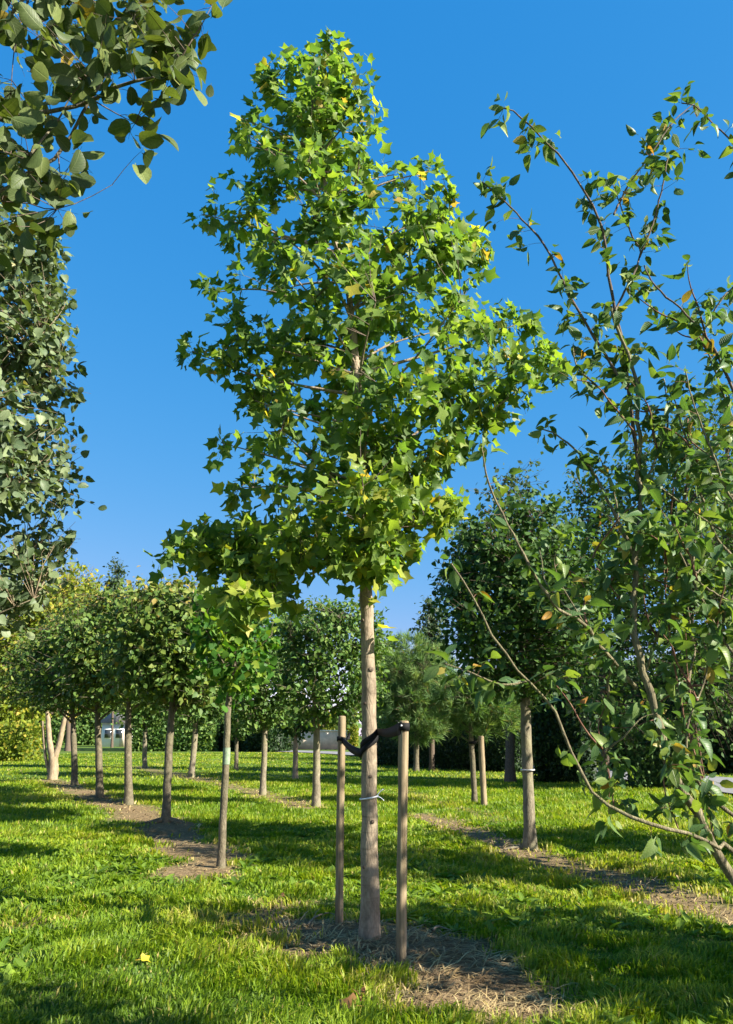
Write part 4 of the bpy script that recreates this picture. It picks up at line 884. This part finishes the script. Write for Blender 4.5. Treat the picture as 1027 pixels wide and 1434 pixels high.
    for _ in range(46):
        l = S[rng.integers(0, nst)]; p = l[rng.integers(6, len(l))]; x, y, _d = proj(p)
        if x[0] < 800 or y[0] < 430 or y[0] > 1080: continue
        q = [p]; d_ = norm(np.array([rng.normal()*.7-.25, rng.normal()*.5, .9])); L_ = rng.uniform(.05, .11)
        for _k in range(5):
            d_ = norm(d_+rng.normal(size=3)*.22); q.append(q[-1]+d_*L_)
        l2 = smoothline(q, 16); mb = MB(); tubes(mb, l2, np.linspace(rng.uniform(.004, .008), .0015, 16), 6); mb.obj('stem', M['bark_red'] if rng.random() < .6 else M['bark_olive'], t); S.append(l2)
    # leaf clusters along the visible stems
    c = []
    dens = [14, 9, 7, 16, 14, 26, 24, 10, 10, 14, 14, 18, 12]+[11]*19+[3]*60
    for k, l in enumerate(S):
        lo = .62 if k == 0 else (.5 if k == 1 else .12)
        for _ in range(int(dens[k]*1.0)):
            u = rng.uniform(lo, 1); p = l[min(len(l)-1, int(u*len(l)))]; c.append(p+rng.normal(size=3)*np.array([.055, .055, .047]))
        c.append(l[-1])
    while len(c) < 560:                                    # leafier middle of the crown, partly beyond the frame
        x, y = rng.uniform(760, 1200), rng.uniform(380, 980)
        if x < 1027 and (y < 440 + (1027-x)*.3 or y > 880 or rng.random() < .35): continue
        c.append(at(x, y, Y+rng.uniform(-.45, .7)))
    off = []                                               # the rest of the shrub, right of the frame
    for _ in range(110): off.append(np.array([3.0, 3.5, 2.3])+superell(rng, 1, 2, .5)[0]*np.array([1.1, .9, 1.6]))
    off = np.array(off); x, y, _ = proj(off); off = off[~((x < PW+20) & (y > 0))]
    offl = [smoothline([b+(0, 0, .2), (b+o)/2+rng.normal(size=3)*.15, o], 14) for o in off[::22]]
    for l in offl:
        mb = MB(); tubes(mb, l, np.linspace(.035, .006, 14), 7); mb.obj('stem', M['bark_olive'], t)
    c = np.concatenate([np.array(c), off]); tw, L = attach_twigs(rng, S+offl, c); twig_mesh(t, tw, np.minimum(L, .4), .0034, M['bark_red'])
    lv = leaf_set(rng, tw, 5, .012, .07, pet=.2, up=.6, droop=.35, tones=(.05, .85), yellow=.035)
    big = pick_large(lv, 6); leaf_objects(sub(lv, big), OVATE, M['cherry'], t, rng); foliage(sub(lv, ~big), OVATE, M['cherry'], t, attrs=('tone', 'leafuv'))
arching_shrub()

# trees of the same rows standing just outside the frame; their crowns shade the grass in view
def shade_tree(label, b, h, r, seed):
    b = np.array([b[0], b[1], 0.0]); simple_tree('row_tree', label, b, h*.8, .1, (b[0], b[1], h*.62), (r, r, h*.36), 2.2, M['box'], M['bark_grey'], LEAF4, 500, 8, .16, seed, spread=.1, group='row trees beyond the arching shrub')
shade_tree('leafy row tree standing right beside the arching shrub', (5.6, 4.5), 5.2, 1.5, 502)
shade_tree('taller row tree standing between arching shrub and the bare strip', (6.4, 7.9), 7.0, 1.5, 503)
shade_tree('leafy row tree standing beyond the bare strip, past the arching shrub', (7.6, 10.6), 5.0, 1.4, 504)

# ------------------------------------------------------------------ grass, weeds, straw, small things on the ground
def grass():
    rng = R(601)
    bands = [(3.3, 8, 150000, 3), (8, 15, 170000, 3), (15, 30, 190000, 1), (30, 75, 110000, 1)]
    mb = MB()
    for lo, hi, n, segs in bands:
        r = np.sqrt(rng.uniform(lo*lo, hi*hi, n)); r = np.where(rng.random(n) < .5, lo*(hi/lo)**rng.uniform(0, 1, n), r)
        a = rng.uniform(-.66, .66, n); x, y = r*np.sin(a), r*np.cos(a)
        D = dirt(x, y); keep = rng.random(n) > D*1.05
        x, y, r, D = x[keep], y[keep], r[keep], D[keep]; n = len(x)
        road = seg_dist(x, y, ROADLINE) < 2.3; x, y, r, D = x[~road], y[~road], r[~road], D[~road]; n = len(x)
        cl = fnoise(x, y, 1.4, 11); cl2 = fnoise(x, y, 6.0, 12); cl3 = fnoise(x, y, .45, 13)
        h = (.075+.034*cl2+.022*cl)*rng.uniform(.5, 1.45, n)*(1-.35*D); h = np.maximum(h, .025)
        w = np.maximum(.0036, .00078*r)*rng.uniform(.7, 1.4, n)
        az = fnoise(x, y, 4.0, 14)*3.0+rng.normal(size=n)*1.1; lean = rng.uniform(.15, .95, n)
        z = gh(x, y)-.006; d = np.stack([np.cos(az), np.sin(az)], -1); sd = np.stack([-d[:, 1], d[:, 0]], -1)
        yaw = rng.uniform(-1, 1, n); sd = norm(sd+d*yaw[:, None])
        tone = .44+.17*cl+.16*cl2+.16*cl3+rng.normal(size=n)*.14+.25*D
        tone = np.where(rng.random(n) < .02+.06*np.clip(cl3, 0, 1)+.10*np.clip(cl2*cl, 0, 1)+.22*sstep(.02, .5, D), rng.uniform(.85, 1, n), np.clip(tone, .02, .84))
        B = np.stack([x, y, z], -1); S3 = np.column_stack([sd, np.zeros(n)])*w[:, None]; D3 = np.column_stack([d, np.zeros(n)])
        up = np.array([0, 0, 1.0])
        tip = B+up*(h*(1-.35*lean))[:, None]+D3*(h*lean)[:, None]
        if segs == 3:
            m = B+up*(h*.6)[:, None]+D3*(h*lean*.32)[:, None]
            V = np.stack([B-S3*.8, B+S3*.8, m+S3, m-S3, tip], 1).reshape(-1, 3); o = (np.arange(n)*5)[:, None]
            mb.add(V, tris=np.array([[3, 2, 4]])+o, quads=np.array([[0, 1, 2, 3]])+o, tone=np.repeat(tone, 5))
        else:
            V = np.stack([B-S3*1.2, B+S3*1.2, tip], 1).reshape(-1, 3); o = (np.arange(n)*3)[:, None]; mb.add(V, tris=np.array([[0, 1, 2]])+o, tone=np.repeat(tone, 3))
    tag(mb.obj('lawn_grass', M['grass'], smooth=False), 'short sunlit green grass covering the nursery ground', 'grass', kind='stuff')
    # broad-leaved weeds
    mb = MB(); n = 4200; r = 3.5+(14-3.5)*rng.uniform(0, 1, n)**1.1; a = rng.uniform(-.62, .62, n); x, y = r*np.sin(a), r*np.cos(a)
    keep = (dirt(x, y) < .25) & (fnoise(x, y, 1.1, 21) > -.05); x, y = x[keep], y[keep]; n = len(x)
    per = 7; az = rng.uniform(0, 6.28, (n, per)); el = rng.uniform(.35, 1.1, (n, per))
    d = np.stack([np.cos(az)*np.cos(el), np.sin(az)*np.cos(el), np.sin(el)], -1).reshape(-1, 3); pos = np.repeat(np.stack([x, y, gh(x, y)], -1), per, 0)
    nn = norm(np.stack([-np.cos(az)*np.sin(el), -np.sin(az)*np.sin(el), np.cos(el)], -1).reshape(-1, 3)+rng.normal(size=(n*per, 3))*.2)
    s = np.repeat(rng.uniform(.06, .16, n), per)*rng.uniform(.7, 1.2, n*per)
    add_leaves(mb, DOCK, pos, d, nn, s, rng.uniform(.5, 1.3, n*per), np.clip(np.repeat(rng.uniform(.1, .9, n), per)+rng.normal(size=n*per)*.1, 0, 1))
    tag(mb.obj('broadleaf_weeds', M['weed'], smooth=False, attrs=('tone', 'leafuv')), 'broad-leaved green weeds scattered through the grass', 'weeds', kind='stuff')
    # straw lying on the bare strips
    mb = MB(); n = 150000; r = 3.6*(34/3.6)**rng.uniform(0, 1, n); a = rng.uniform(-.62, .62, n); x, y = r*np.sin(a), r*np.cos(a)
    D = dirt(x, y); main_ = seg_dist(x, y, STRIPS[0][0]) < 1.1; keep = rng.random(n) < D*np.where(main_, .5, .28); x, y, r = x[keep], y[keep], r[keep]; n = len(x)
    az = rng.normal(size=n)*.9+.2+fnoise(x, y, 3, 8); el = rng.normal(size=n)*.18+.12; L = rng.uniform(.05, .2, n); w = np.maximum(.0022, .0006*r)*rng.uniform(.6, 1.5, n)
    d = np.stack([np.cos(az)*np.cos(el), np.sin(az)*np.cos(el), np.sin(el)], -1); sd = np.stack([-np.sin(az), np.cos(az), np.zeros(n)], -1)*w[:, None]
    B = np.stack([x, y, gh(x, y)+rng.uniform(.0, .025, n)], -1); md = B+d*(L*.5)[:, None]+np.stack([np.zeros(n), np.zeros(n), rng.uniform(-.005, .012, n)], -1); tp = B+d*L[:, None]+np.stack([np.zeros(n), np.zeros(n), -L*.08], -1)
    V = np.stack([B-sd, B+sd, md+sd, md-sd, tp], 1).reshape(-1, 3); o = (np.arange(n)*5)[:, None]
    mb.add(V, tris=np.array([[3, 2, 4]])+o, quads=np.array([[0, 1, 2, 3]])+o, tone=np.repeat(np.clip(.5+.3*fnoise(x, y, 7, 9)+rng.normal(size=n)*.2, 0, 1), 5))
    tag(mb.obj('dry_straw', M['straw'], smooth=False), 'dry straw and mown hay lying on the bare strips', 'straw', kind='stuff')
grass()
def small_things():
    rng = R(611)
    twm = M['bark_dark']
    for i, (pts, lab) in enumerate([([(430, 1305), (442, 1292), (460, 1285), (475, 1290)], 'bent grey twig on the bare soil beside the thin stake'), ([(606, 1313), (615, 1308), (630, 1310)], 'short pale stick on the soil beside the thick stake')]):
        P = np.array([foot(*p)+(0, 0, .02) for p in pts]); mb = MB(); l = smoothline(P, 14); l[:, 2] += .012*np.sin(np.linspace(0, 3.1, 14)); b = l[0]
        tubes(mb, l, np.linspace(.011, .005, 14), 7); o = bpy.data.objects.new('twig', mb.mesh('twig', M['bark_pale'], b)); o.location = tuple(b); sc.collection.objects.link(o); tag(o, lab, 'twig')
    for i, (x, y, tone, s, lab) in enumerate([(197, 1361, .98, .055, 'yellow fallen leaf lying in the grass'), (502, 1406, .05, .09, 'reddish brown fallen leaf at the edge of the straw'), (497, 1424, .3, .09, 'grey-brown curled fallen leaf in the grass below the straw'), (610, 1353, .7, .06, 'small pale fallen leaf beside the thick stake'), (392, 1262, .2, .06, 'rust-coloured fallen leaf on the shaded soil')]):
        p = foot(x, y)+np.array([0, 0, .05 if dirt(gnd(x, y)[0], gnd(x, y)[1]) < .5 else .03]); mb = MB()
        add_leaves(mb, TULIP, p[None], norm(np.array([[rng.normal(), rng.normal(), .1]])), norm(np.array([[rng.normal()*.3, -.5, .8]])), np.array([s*1.2]), np.array([1.6]), np.array([tone]))
        o = bpy.data.objects.new('fallen_leaf', mb.mesh('fallen_leaf', M['fallen'], p, attrs=('tone', 'leafuv'))); o.location = tuple(p); sc.collection.objects.link(o); tag(o, lab, 'leaf')
small_things()
